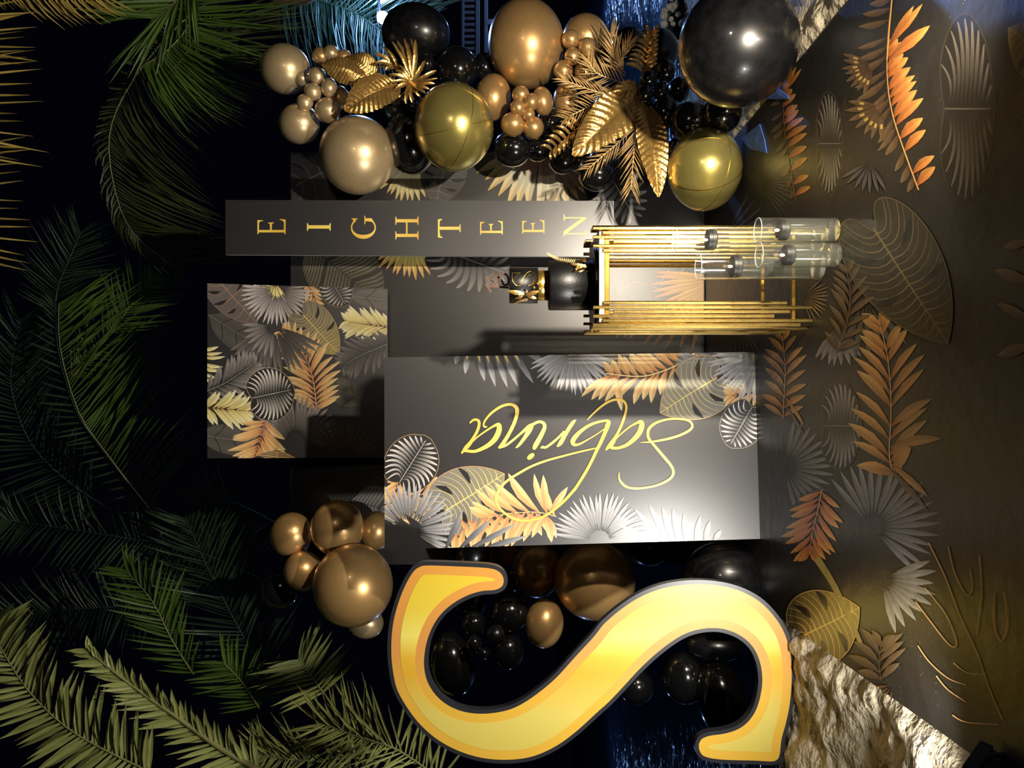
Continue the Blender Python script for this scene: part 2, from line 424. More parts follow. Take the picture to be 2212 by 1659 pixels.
def tube(path, radii, seg=8):
    verts, faces = [], []; n = len(path); prev = None
    for i, p in enumerate(path):
        t = (Vector(path[min(n-1, i+1)])-Vector(path[max(0, i-1)])).normalized()
        if prev is None:
            u = t.orthogonal().normalized()
        else:
            u = (prev-t*prev.dot(t)).normalized()
        prev = u; v = t.cross(u); r = radii[i] if isinstance(radii, (list, tuple)) else radii
        for k in range(seg):
            a = 2*math.pi*k/seg; verts.append(Vector(p)+(u*math.cos(a)+v*math.sin(a))*r)
    for i in range(n-1):
        for k in range(seg):
            faces.append([i*seg+k, i*seg+(k+1) % seg, (i+1)*seg+(k+1) % seg, (i+1)*seg+k])
    faces.append(list(range(seg-1, -1, -1))); faces.append([(n-1)*seg+k for k in range(seg)])
    return verts, faces
def box(c, s):
    x, y, z = c; a, b, d = s[0]/2, s[1]/2, s[2]/2
    v = [Vector((x+i*a, y+j*b, z+k*d)) for i in (-1, 1) for j in (-1, 1) for k in (-1, 1)]
    f = [[0, 1, 3, 2], [4, 6, 7, 5], [0, 4, 5, 1], [2, 3, 7, 6], [0, 2, 6, 4], [1, 5, 7, 3]]
    return v, f
def bevel_box(name, c, s, mat, parent=None, bev=0.004, seg=2):
    v, f = box(c, s); me = bpy.data.meshes.new(name); me.from_pydata([tuple(q) for q in v], [], f)
    bm = bmesh.new(); bm.from_mesh(me); bmesh.ops.recalc_face_normals(bm, faces=bm.faces)
    bmesh.ops.bevel(bm, geom=bm.edges[:], offset=bev, segments=seg, affect='EDGES'); bm.to_mesh(me); bm.free()
    return mesh_obj(name, me, mat, parent)
def join(parts):
    V, Fc = [], []
    for v, f in parts:
        k = len(V); V += v; Fc += [[i+k for i in q] for q in f]
    return V, Fc

# ================================================================== SETTING
def P(v):
    """pixel of a world point"""
    return (1106-(v[2]-H)*F/v[1], 1659-(829.5+v[0]*F/v[1]))
# rough beige rock ground beside the mat
MATC = [(-0.96, 1.2), (1.47, 1.2), (1.36, 4.82), (-1.17, 4.82)]          # mat corners x, y
def in_mat(x, y, m=0.0):
    xl = -0.96+(-1.17+0.96)*(y-1.2)/3.62; xr = 1.47+(1.36-1.47)*(y-1.2)/3.62
    return xl+m < x < xr-m
def rock_h(x, y):
    p = Vector((x*2.1, y*2.1, 0.3))
    h = 0.060*noise.fractal(p, 0.9, 2.0, 5)+0.05*abs(noise.noise(Vector((x*5.5, y*4.0, 3.1))))
    h += 0.02*noise.noise(Vector((x*17, y*17, 1.0)))
    xl = -0.96+(-1.17+0.96)*(y-1.2)/3.62; xr = 1.47+(1.36-1.47)*(y-1.2)/3.62
    d = max(xl-x, x-xr)
    return -0.035 if d < -0.03 else -0.035+max(0.0, min(1, (d+0.03)/0.10))*(h+0.045)
gx = [(-3.6+0.03*i) for i in range(241)]; gy = [0.6+0.03*j for j in range(158)]
verts = [(x, y, rock_h(x, y)) for y in gy for x in gx]; nx = len(gx); faces = []
for j in range(len(gy)-1):
    for i in range(nx-1):
        x, y = gx[i], gy[j]
        edge = 3.33+0.10*noise.noise(Vector((x*4, 0.5, 0)))
        if x < -1.16 and y > edge: continue
        if in_mat(x, y, 0.12) and in_mat(x+0.03, y, 0.12) and y < 4.6 and (i % 1 == 0) and False: continue
        faces.append([j*nx+i, j*nx+i+1, (j+1)*nx+i+1, (j+1)*nx+i])
g = from_data('floor', verts, faces, ROCK, smooth=True)
tag(g, 'rough beige rock ground on both sides of the printed mat', kind='structure')

# dark pool behind, rippled and catching the added blue lamps
m, n, l, p = new_mat('pool_water_surface')
p.inputs['Base Color'].default_value = (0.012, 0.022, 0.035, 1); p.inputs['Roughness'].default_value = 0.2
p.inputs['Specular IOR Level'].default_value = 0.6
tc = n.new('ShaderNodeTexCoord'); mp = n.new('ShaderNodeMapping'); mp.inputs['Scale'].default_value = (1.6, 6.0, 1.0)
nz = n.new('ShaderNodeTexNoise'); nz.inputs['Scale'].default_value = 1.6; nz.inputs['Detail'].default_value = 3
bp0 = n.new('ShaderNodeBump'); bp0.inputs['Strength'].default_value = 1.0; bp0.inputs['Distance'].default_value = 0.12
l.new(tc.outputs['Object'], mp.inputs['Vector']); l.new(mp.outputs[0], nz.inputs['Vector']); l.new(nz.outputs['Fac'], bp0.inputs['Height']); l.new(bp0.outputs['Normal'], p.inputs['Normal'])
pool_mat = m
pv = []; pf = []; NX, NY = 150, 260
for j in range(NY+1):
    y = 3.2+ (j/NY)**1.5*22
    for i in range(NX+1):
        x = -9+18*i/NX
        z = -0.22+0.018*noise.noise(Vector((x*1.3, y*4.5, 0)))+0.010*noise.noise(Vector((x*3, y*10.0, 5)))
        pv.append((x, y, z))
for j in range(NY):
    for i in range(NX): pf.append([j*(NX+1)+i, j*(NX+1)+i+1, (j+1)*(NX+1)+i+1, (j+1)*(NX+1)+i])
tag(from_data('pool_water', pv, pf, pool_mat, smooth=True), 'dark rippled pool water behind the backdrop', kind='structure')

# ---- printed vinyl mat on the ground
UP = Vector((0, 0, 1))
matobj = empty('printed_floor_mat', (0.15, 3.0, 0), 'black vinyl floor mat printed with gold and grey tropical leaves', 'floor mat')
mv = [Vector((x, y, 0.0)) for x, y in MATC]
slab_from_front('mat_sheet', mv, UP, 0.004, MATBLACK, matobj)
FC = [P((x, y, 0)) for x, y in MATC]
fp = Printer(matobj, (0, 0, 0), UP, FC, FLOORPRINT, step=0.00025, start=0.0004)
OR = (K(124, 66, 36), K(176, 124, 66), K(180, 140, 84))      # orange leaflet run
ORD = (K(128, 64, 32), K(184, 112, 54), K(206, 150, 74))
GR = (K(46, 44, 44), K(104, 100, 98), K(128, 124, 122))
GRD = (K(38, 36, 36), K(72, 69, 67), K(84, 80, 78))
BR = (K(60, 44, 32), K(92, 70, 48), K(104, 84, 58))
YS = K(176, 146, 76)
# grey fans and stripes first, orange fronds over them
fp.add(fan((1695, 1010), 112, -80, 75, 15, GR, wd=0.09))
fp.add(fan((1700, 1100), 100, -30, 70, 9, GRD, wd=0.11))
fp.add(fan((1885, 1140), 150, -130, 45, 19, GR, wd=0.085))
fp.add(fan((1905, 1250), 125, -20, 75, 9, (K(52, 50, 46), K(128, 122, 110), K(150, 144, 126)), wd=0.13))
fp.add(fan((1812, 700), 95, 55, 125, 8, GR, wd=0.14))
fp.add(fan((1870, 640), 150, -10, 110, 11, GRD, wd=0.09))
fp.add(calathea((1815, 920), 46, 96, 0, K(30, 29, 29), K(128, 124, 120), 10, edge=K(80, 70, 52), sw=0.10))
fp.add(pinnate([(1935, 1030), (1922, 985), (1926, 880), (1918, 770), (1898, 690)], 13, 88, 20, 52, OR, rib=K(190, 150, 90), ribw=3))
for q in (blade((1925, 1000), (2006, 1072), 16, *OR), blade((1922, 1010), (2006, 1104), 14, *BR), blade((1922, 968), (2036, 947), 22, *OR, bend=-0.05),): fp.add(q)
fp.add(pinnate([(1692, 905), (1695, 850), (1697, 790), (1690, 725)], 8, 50, 13, 55, OR, rib=K(190, 150, 90), ribw=2))
for q in (blade((1697, 855), (1738, 918), 8, *OR), blade((1697, 870), (1738, 940), 7, *BR),): fp.add(q)
fp.add(pinnate([(1776, 1058), (1768, 1100), (1756, 1150), (1750, 1195)], 9, 62, 15, 52, ORD, rib=K(190, 140, 80), ribw=2.4))
fp.add(monstera((1738, 1372), (1858, 1312), 165, K(92, 80, 44), K(150, 128, 62), K(222, 190, 92), K(214, 172, 90), slots=2))
fp.add(ribbon(catmull([(1765, 1205), (1800, 1260), (1835, 1330), (1865, 1400)], 6), K(150, 130, 66), 16, 8))
for q in (pinnate([(1905, 1470), (1900, 1430), (1905, 1390)], 5, 60, 16, 55, BR, rib=K(92, 70, 48)), fan((1930, 1480), 60, 100, 170, 4, BR, wd=0.16, spot=YS)): fp.add(q)
# thin gold outlines of the big split leaf at the near left
for path in ([(2008, 1172), (2045, 1250), (2075, 1330), (2112, 1410), (2140, 1490), (2168, 1555)],
             [(2050, 1180), (2065, 1240), (2090, 1285), (2102, 1270), (2098, 1230)],
             [(1980, 1300), (2010, 1340), (2050, 1390), (2068, 1395), (2060, 1360), (2040, 1320), (2000, 1270)],
             [(1985, 1395), (2010, 1430), (2050, 1465), (2090, 1480)], [(2062, 1432), (2090, 1452), (2130, 1458)],
             [(2025, 1460), (2050, 1490), (2090, 1517)], [(2060, 1545), (2090, 1560), (2160, 1565)],
             [(2118, 1200), (2122, 1280), (2112, 1370)], [(2150, 1280), (2150, 1350), (2165, 1385), (2178, 1350), (2172, 1280)]):
    fp.add(ribbon(catmull(path, 8), K(214, 160, 96), 2.4, 1.6), name='printed_vein')
# right side (top of the frame)
fp.z = 0.0004
fp.add(calathea((2085, 235), 62, 205, 0, K(28, 26, 24), K(82, 75, 64), 10, edge=K(48, 43, 33), sw=0.09))
fp.add(calathea((1790, 310), 30, 112, 0, K(28, 27, 25), K(130, 123, 108), 10, edge=K(80, 70, 52), sw=0.10))
fp.add(pinnate([(1928, -10), (1918, 80), (1917, 160), (1925, 230), (1945, 300), (1980, 400)], 17, 62, 15, 64, BR, sides=(1,), rib=K(110, 84, 54), ribw=2.5))
for q in (fan((1890, 140), 75, 110, 200, 8, BR, wd=0.16, spot=YS), fan((1905, 230), 80, 90, 190, 7, BR, wd=0.16, spot=YS),): fp.add(q)
fp.add(pinnate([(1985, 410), (1945, 300), (1925, 230), (1917, 160), (1918, 95)], 13, 62, 22, 62, ORD, sides=(1,), rib=K(206, 150, 84), ribw=3))
for q in (blade((1922, 95), (1975, 12), 15, *ORD), blade((1922, 97), (1994, 8), 16, *ORD), blade((1920, 128), (2010, 55), 26, *ORD), ribbon([(1917, 130), (1922, 60), (1928, -5)], K(206, 150, 84), 3),): fp.add(q)
for q in (blade((1692, 198), (1721, 143), 9, *ORD), blade((1693, 200), (1732, 148), 9, *ORD),): fp.add(q)
fp.add(pinnate([(1720, 430), (1702, 330), (1694, 260), (1692, 190)], 12, 40, 15, 64, ORD, sides=(1,), rib=K(170, 120, 64), ribw=2))
fp.add(pinnate([(1692, 190), (1694, 260), (1702, 330), (1720, 430)], 10, 30, 10, 55, BR, sides=(1,), rib=K(110, 84, 54), ribw=2))
for q in (fan((1830, 470), 110, 10, 80, 10, GRD, wd=0.10), fan((1880, 350), 70, 60, 150, 7, GRD, wd=0.12),): fp.add(q)
fp.add(monstera((1888, 492), (2050, 742), 195, K(46, 41, 32), K(52, 46, 34), K(112, 96, 60), K(96, 82, 52), slots=2, slotcol=K(28, 26, 23), nv=16))
fp.add(pinnate([(1810, 760), (1830, 700), (1838, 640), (1830, 580)], 8, 55, 12, 48, BR, rib=K(120, 84, 54)))
fp.add(fan((1735, 640), 62, -40, 70, 12, (K(60, 50, 34), K(150, 124, 74), K(170, 142, 86)), wd=0.05, inner=0.1))
for q in (blade((2230, 610), (2150, 583), 26, *BR), blade((2230, 690), (2155, 655), 22, *BR), blade((2230, 745), (2158, 768), 26, *BR), blade((2230, 520), (2170, 535), 20, *BR),): fp.add(q)
fp.add(monstera((2300, 140), (2180, 60), 150, K(60, 50, 34), K(90, 76, 44), K(120, 100, 60), None, slots=2))
# strip of the same print between backdrop and table
fp.z = 0.0004
fp.add(fan((1600, 690), 90, 60, 150, 12, (K(44, 38, 30), K(100, 84, 56), K(120, 100, 66)), wd=0.05))
fp.add(fan((1560, 520), 120, -60, 60, 13, GRD, wd=0.05))
fp.add(fan((1640, 390), 90, -30, 60, 12, GRD, wd=0.05))

# ---- tall printed backdrop
BY = 4.80; FRONT = Vector((0, -1, 0))
bd = empty('printed_backdrop', (0.2, BY+0.02, 0), 'tall black backdrop printed with grey and gold leaves behind the boards', 'backdrop')
x0, x1, z1 = -1.17, 1.50, H+(1106-628)*BY/F
slab_from_front('backdrop_panel', [Vector((x0, BY, 0.004)), Vector((x1, BY, 0.004)), Vector((x1, BY, z1)), Vector((x0, BY, z1))], FRONT, 0.03, BACKPRINT, bd)
for xx in (x0+0.15, x1-0.15):
    v, f = join([tube([Vector((xx, BY+0.05, 0.0)), Vector((xx, BY+0.05, z1-0.05))], 0.018), tube([Vector((xx, BY+0.05, 1.3)), Vector((xx, BY+0.40, 0.0))], 0.014)])
    from_data('stand_leg', v, f, BLACKPLASTIC, bd)
bp_ = Printer(bd, (0, BY, 0), FRONT, [P((x0, BY, 0.01)), P((x1, BY, 0.01)), P((x1, BY, z1)), P((x0, BY, z1))], PRINT)
bp_.add(banana((655, 520), (790, 630), 150, K(104, 98, 84), K(56, 53, 46), K(60, 56, 50), n=22))
bp_.add(fan((886, 508), 100, 12, 168, 19, (K(150, 84, 40), K(226, 206, 120), K(226, 170, 92)), wd=0.12, inner=0.1))
bp_.add(calathea((1010, 560), 100, 70, 20, K(36, 34, 34), K(140, 132, 128), 10, sw=0.09))
bp_.add(fan((885, 345), 95, 60, 175, 15, (K(150, 140, 90), K(222, 214, 170), K(210, 190, 120)), wd=0.13, inner=0.05))
bp_.add(monstera((965, 350), (940, 445), 100, K(78, 74, 70), K(70, 66, 62), K(120, 110, 96), None, slots=3, nv=6))
bp_.add(fan((1168, 322), 150, 25, 160, 15, (K(206, 96, 52), K(222, 218, 190), K(226, 190, 110)), wd=0.14, inner=0.02, bend=0.05))
bp_.add(calathea((1330, 400), 95, 62, 60, K(36, 34, 34), K(150, 144, 140), 10, sw=0.09))
bp_.add(fan((1560, 600), 160, 120, 185, 13, (K(206, 140, 74), K(214, 170, 96), K(206, 128, 74)), wd=0.07, inner=0.05))
for b, t in (((1350, 700), (1331, 729)), ((1366, 702), (1347, 730)), ((1380, 702), (1359, 733)), ((1428, 700), (1389, 745)), ((1446, 700), (1409, 751)), ((1468, 700), (1437, 753)), ((1488, 700), (1468, 753)), ((1508, 700), (1495, 756))):
    bp_.add(blade(b, t, 8, K(206, 140, 74), K(214, 160, 96), K(206, 128, 84)))
for path in ([(1328, 600), (1333, 640), (1345, 625), (1370, 612), (1400, 617), (1423, 624), (1470, 622), (1523, 612)], [(1428, 617), (1450, 606), (1478, 580)], [(1425, 617), (1435, 597), (1444, 583)]):
    bp_.add(ribbon(catmull(path, 5), K(190, 150, 116), 1.3), name='printed_vein')
bp_.add(monstera((640, 400), (760, 340), 120, K(52, 50, 50), K(42, 40, 40), K(120, 110, 100), None, slots=2, nv=5))
bp_.add(banana((720, 1000), (830, 1120), 150, K(60, 58, 54), K(40, 38, 36), K(60, 56, 50), n=16))
bp_.add(pinnate([(1060, 1150), (1075, 1200), (1085, 1260)], 8, 60, 14, 50, OR))
bp_.add(banana((760, 1080), (830, 1100), 90, K(150, 146, 140), K(90, 86, 84), K(60, 56, 50), n=10))

# ================================================================== BOARDS
def board(name, label, corners, depths, thick, cat='sign board', front_mat=BLACKBOARD):
    """corners px (TL, TR, BR, BL of the upright board); plane through three of them"""
    A = W(*corners[0], depths[0]); B = W(*corners[1], depths[1]); C = W(*corners[2], depths[2]) if len(depths) > 2 else None
    N = (B-A).cross(C-A).normalized()
    if N.y > 0: N = -N
    pts = [Wplane(x, y, A, N) for x, y in corners]
    base = (pts[2]+pts[3])/2
    root = empty(name, base, label, cat)
    slab_from_front('board_panel', pts, N, thick, front_mat, root, BOARDEDGE)
    return root, A, N, corners
# -- square leaf board
sqc = [(448, 990), (448, 612), (836, 624), (836, 988)]
sq, A, N, cl = board('leaf_print_board', 'square board covered in grey and orange leaf print, top of the display', sqc, [4.56, 4.56, 4.66], 0.03)
sp = Printer(sq, A, N, cl, PRINT)
Z = lambda x, y: (440+x/4.1476, 600+y/4.1476)
def ZP(pts): return [Z(*q) for q in pts]
S4 = 1/4.1476
GM = (K(40, 38, 38), K(118, 112, 108), K(150, 143, 140)); GDK = (K(34, 32, 32), K(84, 79, 76), K(112, 106, 102)); GLT = (K(40, 38, 38), K(160, 152, 150), K(206, 198, 194))
ORG = (K(200, 122, 76), K(224, 178, 116), K(232, 200, 144)); YEL = (K(206, 178, 106), K(228, 214, 146), K(240, 232, 192))
sp.add(banana(Z(40, 330), Z(470, 600), 300*S4, K(86, 82, 77), K(56, 53, 50), K(104, 98, 92), n=30))
sp.add(monstera(Z(130, 20), Z(480, 410), 360*S4, K(104, 96, 92), K(84, 78, 76), K(170, 130, 100), K(150, 116, 92), slots=3, nv=6))
sp.add(banana(Z(1290, 160), Z(1760, 215), 190*S4, K(104, 99, 92), K(66, 62, 58), K(140, 132, 122), n=24))
sp.add(fan(Z(640, 40), 220*S4, 60, 190, 8, YEL, wd=0.16))
sp.add(pinnate(ZP([(930, 40), (960, 110), (1010, 230)]), 6, 110*S4, 26*S4, 40, ORG))
sp.add(calathea(Z(1185, 95), 175*S4, 145*S4, 60, K(40, 38, 38), K(206, 200, 194), 10, edge=K(160, 128, 84)))
sp.add(fan(Z(660, 110), 350*S4, -8, 196, 26, GLT, wd=0.085))
sp.add(monstera(Z(890, 330), Z(1215, 685), 370*S4, K(112, 106, 98), K(150, 136, 84), K(220, 196, 110), K(196, 152, 96), slots=2, nv=16))
sp.add(pinnate(ZP([(1700, 450), (1560, 430), (1420, 415), (1300, 395)]), 11, 190*S4, 46*S4, 42, YEL, rib=K(120, 90, 40)))
sp.add(pinnate(ZP([(1700, 570), (1560, 630), (1400, 700), (1270, 775)]), 11, 190*S4, 44*S4, 50, GDK, rib=K(130, 122, 116)))
sp.add(banana(Z(1480, 1110), Z(1130, 980), 240*S4, K(92, 86, 76), K(60, 56, 50), K(110, 100, 90), n=22))
sp.add(pinnate(ZP([(1010, 1190), (1000, 1050), (965, 850), (880, 660), (720, 500)]), 17, 230*S4, 48*S4, 58, ORG, rib=K(214, 160, 90), ribw=2.4))
sp.add(fan(Z(630, 420), 500*S4, 25, 150, 17, GDK, wd=0.09))
sp.add(fan(Z(630, 440), 300*S4, 95, 185, 8, GM, wd=0.12))
sp.add(pinnate(ZP([(-40, 640), (-30, 760), (-30, 900)]), 7, 175*S4, 32*S4, 88, YEL, sides=(-1,)))
sp.add(pinnate(ZP([(20, 1020), (180, 950), (320, 860), (440, 780)]), 12, 190*S4, 42*S4, 50, GM, rib=K(150, 144, 140)))
sp.add(banana(Z(-60, 1400), Z(420, 1480), 270*S4, K(98, 93, 86), K(66, 62, 58), K(130, 122, 112), n=26))
sp.add(pinnate(ZP([(-20, 1160), (120, 1170), (260, 1180), (380, 1190)]), 10, 190*S4, 50*S4, 46, YEL, rib=K(110, 84, 40)))
sp.add(fan(Z(830, 1450), 430*S4, -172, 8, 25, GM, wd=0.085))
sp.add(calathea(Z(590, 1045), 220*S4, 240*S4, -12, K(38, 36, 36), K(214, 206, 198), 13, edge=K(180, 160, 130)))
sp.add(pinnate(ZP([(555, 1280), (530, 1370), (500, 1470), (470, 1580)]), 10, 240*S4, 50*S4, 62, ORG, rib=K(160, 100, 50), ribw=2))
sp.add(monstera(Z(640, 1760), Z(660, 1540), 520*S4, K(96, 86, 72), K(120, 100, 70), K(220, 180, 110), K(200, 150, 100), slots=2))
sp.add(fan(Z(1250, 1620), 380*S4, -150, -20, 14, BR, wd=0.09))

for a, b in ((700, 700), (800, 950)):
    q = W(a, b, 4.66); v, f = tube([q, Vector((q.x*0.98, BY, q.z*0.98))], 0.015); from_data('wall_bracket', v, f, BLACKPLASTIC, sq)

# -- narrow vertical EIGHTEEN board
eic = [(487, 550), (487, 432), (1326, 434), (1326, 555)]
ei, A, N, cl = board('eighteen_sign_board', 'narrow upright black board with gold letters EIGHTEEN running down', eic, [4.55, 4.55, 4.55], 0.03)
ep = Printer(ei, A, N, cl, PRINT)
for a in (760, 1200):
    q = W(a, 490, 4.57); v, f = tube([q, Vector((q.x, BY, q.z))], 0.015); from_data('wall_bracket', v, f, BLACKPLASTIC, ei)
T_ = 0.10   # heavy stem
def serif_poly(x0, x1, y, t, up):     # thin slab serif as polygon
    return [(x0, y), (x1, y), (x1, y+t*up), (x0, y+t*up)]
def L_E(): return [[(0.0, 0), (0.0, 0.035), (0.12, 0.05), (0.12, 0.95), (0.0, 0.965), (0.0, 1), (0.28, 1), (0.28, 0)],
                   [(0.28, 0.94), (0.28, 1), (0.93, 1), (0.91, 0.80), (0.86, 0.80), (0.84, 0.90), (0.72, 0.94)],
                   [(0.28, 0.49), (0.28, 0.55), (0.68, 0.56), (0.72, 0.62), (0.77, 0.62), (0.78, 0.42), (0.73, 0.42), (0.68, 0.48)],
                   [(0.28, 0), (0.28, 0.06), (0.78, 0.06), (0.90, 0.12), (0.95, 0.21), (1.0, 0.20), (0.96, 0)]]
def L_I(): return [[(0.0, 0), (0.0, 0.035), (0.28, 0.07), (0.28, 0.93), (0.0, 0.965), (0.0, 1), (1, 1), (1, 0.965), (0.72, 0.93), (0.72, 0.07), (1, 0.035), (1, 0)]]
def L_H():
    s = lambda a: [(a, 0), (a, 0.035), (a+0.11, 0.06), (a+0.11, 0.94), (a, 0.965), (a, 1), (a+0.36, 1), (a+0.36, 0.965), (a+0.25, 0.94), (a+0.25, 0.06), (a+0.36, 0.035), (a+0.36, 0)]
    return [s(0.0), s(0.64), [(0.25, 0.47), (0.75, 0.47), (0.75, 0.54), (0.25, 0.54)]]
def L_T(): return [[(0.30, 0), (0.30, 0.035), (0.43, 0.06), (0.43, 0.93), (0.59, 0.93), (0.59, 0.06), (0.72, 0.035), (0.72, 0)],
                   [(0.0, 0.80), (0.05, 0.80), (0.10, 0.90), (0.43, 0.93), (0.59, 0.93), (0.90, 0.91), (0.95, 0.82), (1.0, 0.82), (0.98, 1), (0.02, 1)]]
def L_N(): return [[(0.0, 0), (0.0, 0.03), (0.12, 0.06), (0.12, 0.90), (0.17, 0.90), (0.17, 0.06), (0.29, 0.03), (0.29, 0)],
                   [(0.03, 1), (0.03, 0.97), (0.12, 0.93), (0.80, 0.0), (0.87, 0.0), (0.87, 0.12), (0.25, 1)],
                   [(0.82, 0.06), (0.82, 0.94), (0.70, 0.97), (0.70, 1), (1.0, 1), (1.0, 0.97), (0.87, 0.94), (0.87, 0.06)]]
def L_G():
    out = []; rng = [math.radians(a) for a in range(42, 331, 12)]
    oc = []; ic = []
    for a in rng:
        oc.append((0.5+0.5*math.cos(a), 0.5+0.52*math.sin(a)))
        k = 0.5+0.5*abs(math.cos(a)); ic.append((0.52+(0.5-0.16*k)*math.cos(a), 0.5+(0.52-0.045-0.02*k)*math.sin(a)))
    for i in range(len(rng)-1): out.append([oc[i], oc[i+1], ic[i+1], ic[i]])
    out.append([(0.76, 0.06), (0.80, 0.45), (0.93, 0.45), (0.93, 0.16)])
    out.append([(0.66, 0.42), (0.66, 0.46), (1.04, 0.46), (1.04, 0.42)])
    out.append([(0.80, 0.90), (0.86, 0.84), (0.88, 0.74), (0.92, 0.74), (0.92, 1.0), (0.87, 0.95)])
    return out
def letter(pr, polys, v0, v1, yl, yr, name, c0=(222, 178, 66), c1=(240, 216, 104)):
    out = []
    for pl in polys:
        pts = [(v1-(v1-v0)*q[1], yl+(yr-yl)*q[0]) for q in pl]
        out.append((pts, [mix(lin(c0), lin(c1), 0.5+0.5*math.sin(v0*0.02+q[1]*2)) for q in pl]))
    return pr.add(out, name)
for fn, v0, v1, yl, yr in ((L_E, 556, 617, 506, 473), (L_I, 663, 714.5, 498.5, 482), (L_G, 759, 811, 516, 468), (L_H, 854, 904, 517.5, 468),
                           (L_T, 946, 995, 514, 473), (L_E, 1037, 1086, 507, 477), (L_E, 1128, 1176, 505, 475), (L_N, 1217.5, 1266, 512, 463)):
    letter(ep, fn(), v0, v1, yl, yr, 'letter')

# -- name board with script
sbc = [(831, 1187), (830, 772), (1629.5, 760.5), (1643.5, 1164)]
sb, A, N, cl = board('name_sign_board', 'wide black board with gold script name Sabrina and leaf corners, standing on the mat', sbc, [3.73, 3.82, 3.82], 0.04)
np_ = Printer(sb, A, N, cl, PRINT)
Z2 = lambda x, y: (800+x/2.5136, 740+y/2.5136)
def ZP2(pts): return [Z2(*q) for q in pts]
S2 = 1/2.5136
GF = (K(52, 51, 54), K(150, 149, 152), K(190, 189, 192)); GFD = (K(44, 43, 46), K(112, 112, 118), K(158, 158, 164))
def spotted(lst):
    res = []
    for b, t in lst:
        out = blade(Z2(*b), Z2(*t), 13, *GFD)
        m0 = Z2(b[0]+(t[0]-b[0])*0.10, b[1]+(t[1]-b[1])*0.10); m1 = Z2(b[0]+(t[0]-b[0])*0.42, b[1]+(t[1]-b[1])*0.42)
        out += ribbon([(*m0, 1.5), ((m0[0]+m1[0])/2, (m0[1]+m1[1])/2, 5), (*m1, 1)], K(212, 186, 104), 1)
        res.append(out)
    return res
for q in spotted([((530, 40), (515, 172)), ((578, 30), (622, 212)), ((620, 20), (680, 240)), ((668, 20), (745, 246)), ((712, 20), (802, 242)), ((756, 20), (886, 222)), ((800, 20), (985, 132)), ((480, 50), (462, 118))]): np_.add(q)
np_.add(fan(Z2(1100, 30), 262*S2, 18, 160, 22, GF, wd=0.085))
np_.add(pinnate(ZP2([(1780, 40), (1650, 130), (1480, 185), (1310, 172)]), 13, 170*S2, 40*S2, 62, ORG, rib=K(240, 214, 150), sides=(-1,), Lprof=lambda s: 0.75+0.45*s))
np_.add(pinnate(ZP2([(1780, 40), (1650, 130), (1480, 185), (1310, 172)]), 13, 150*S2, 40*S2, 70, ORG, sides=(1,)))
for q in (blade(Z2(1330, 175), Z2(1365, 372), 16, *ORG), blade(Z2(1300, 180), Z2(1200, 312), 16, *ORG), blade(Z2(1320, 180), Z2(1238, 314), 14, *ORG), ribbon(catmull(ZP2([(1760, 60), (1650, 130), (1480, 183), (1280, 168)]), 5), K(240, 214, 150), 2.4),): np_.add(q)
np_.add(pinnate(ZP2([(1960, 20), (1850, 90), (1720, 140)]), 8, 130*S2, 26*S2, 50, GFD))
np_.add(monstera(Z2(1880, 190), Z2(1572, 382), 330*S2, K(120, 119, 120), K(140, 134, 110), K(226, 204, 130), K(206, 168, 110), slots=2, nv=13))
np_.add(pinnate(ZP2([(2120, 260), (2040, 280), (1950, 290)]), 6, 90*S2, 24*S2, 45, ORG))
np_.add(fan(Z2(2110, 60), 290*S2, 85, 195, 19, GF, wd=0.085))
np_.add(calathea(Z2(2020, 440), 140*S2, 118*S2, 120, K(52, 51, 54), K(216, 214, 212), 10, edge=K(170, 150, 120)))
np_.add(pinnate(ZP2([(40, 900), (140, 870), (240, 835), (340, 810)]), 8, 150*S2, 34*S2, 55, ORG, rib=K(236, 200, 130)))
np_.add(pinnate(ZP2([(170, 720), (150, 780), (120, 850)]), 5, 90*S2, 26*S2, 45, ORG))
np_.add(calathea(Z2(222, 658), 165*S2, 145*S2, -58, K(40, 39, 40), K(216, 210, 204), 12, edge=K(170, 140, 100)))
np_.add(monstera(Z2(405, 915), Z2(728, 712), 350*S2, K(124, 122, 118), K(140, 132, 104), K(226, 204, 120), K(206, 160, 110), slots=2, nv=13))
np_.add(fan(Z2(205, 1020), 275*S2, -150, 28, 24, GF, wd=0.08, inner=0.22))
np_.add(pinnate(ZP2([(480, 960), (640, 945), (800, 915), (970, 935)]), 10, 190*S2, 42*S2, 68, ORG, sides=(1,), Lprof=lambda s: 0.8))
np_.add(pinnate(ZP2([(970, 935), (860, 915), (740, 925), (600, 950), (440, 1060)]), 12, 190*S2, 42*S2, 66, ORG, sides=(-1,)))
np_.add(pinnate(ZP2([(1010, 945), (900, 920), (740, 930), (640, 950)]), 8, 200*S2, 46*S2, 52, (K(214, 144, 92), K(230, 190, 124), K(236, 208, 150)), sides=(1,), rib=K(246, 220, 150)))
for q in (blade(Z2(955, 930), Z2(938, 718), 17, *ORG), blade(Z2(970, 930), Z2(1072, 782), 15, *ORG), blade(Z2(960, 945), Z2(985, 1085), 17, *ORG),): np_.add(q)
for q in [blade(Z2(*b), Z2(*t), 13, *GFD) for b, t in (((470, 1130), (655, 960)), ((520, 1130), (790, 985)), ((600, 1120), (850, 1050)), ((400, 1140), (505, 900)))]: np_.add(q)
np_.add(fan(Z2(1245, 1075), 275*S2, -172, -12, 24, GF, wd=0.075, inner=0.2))
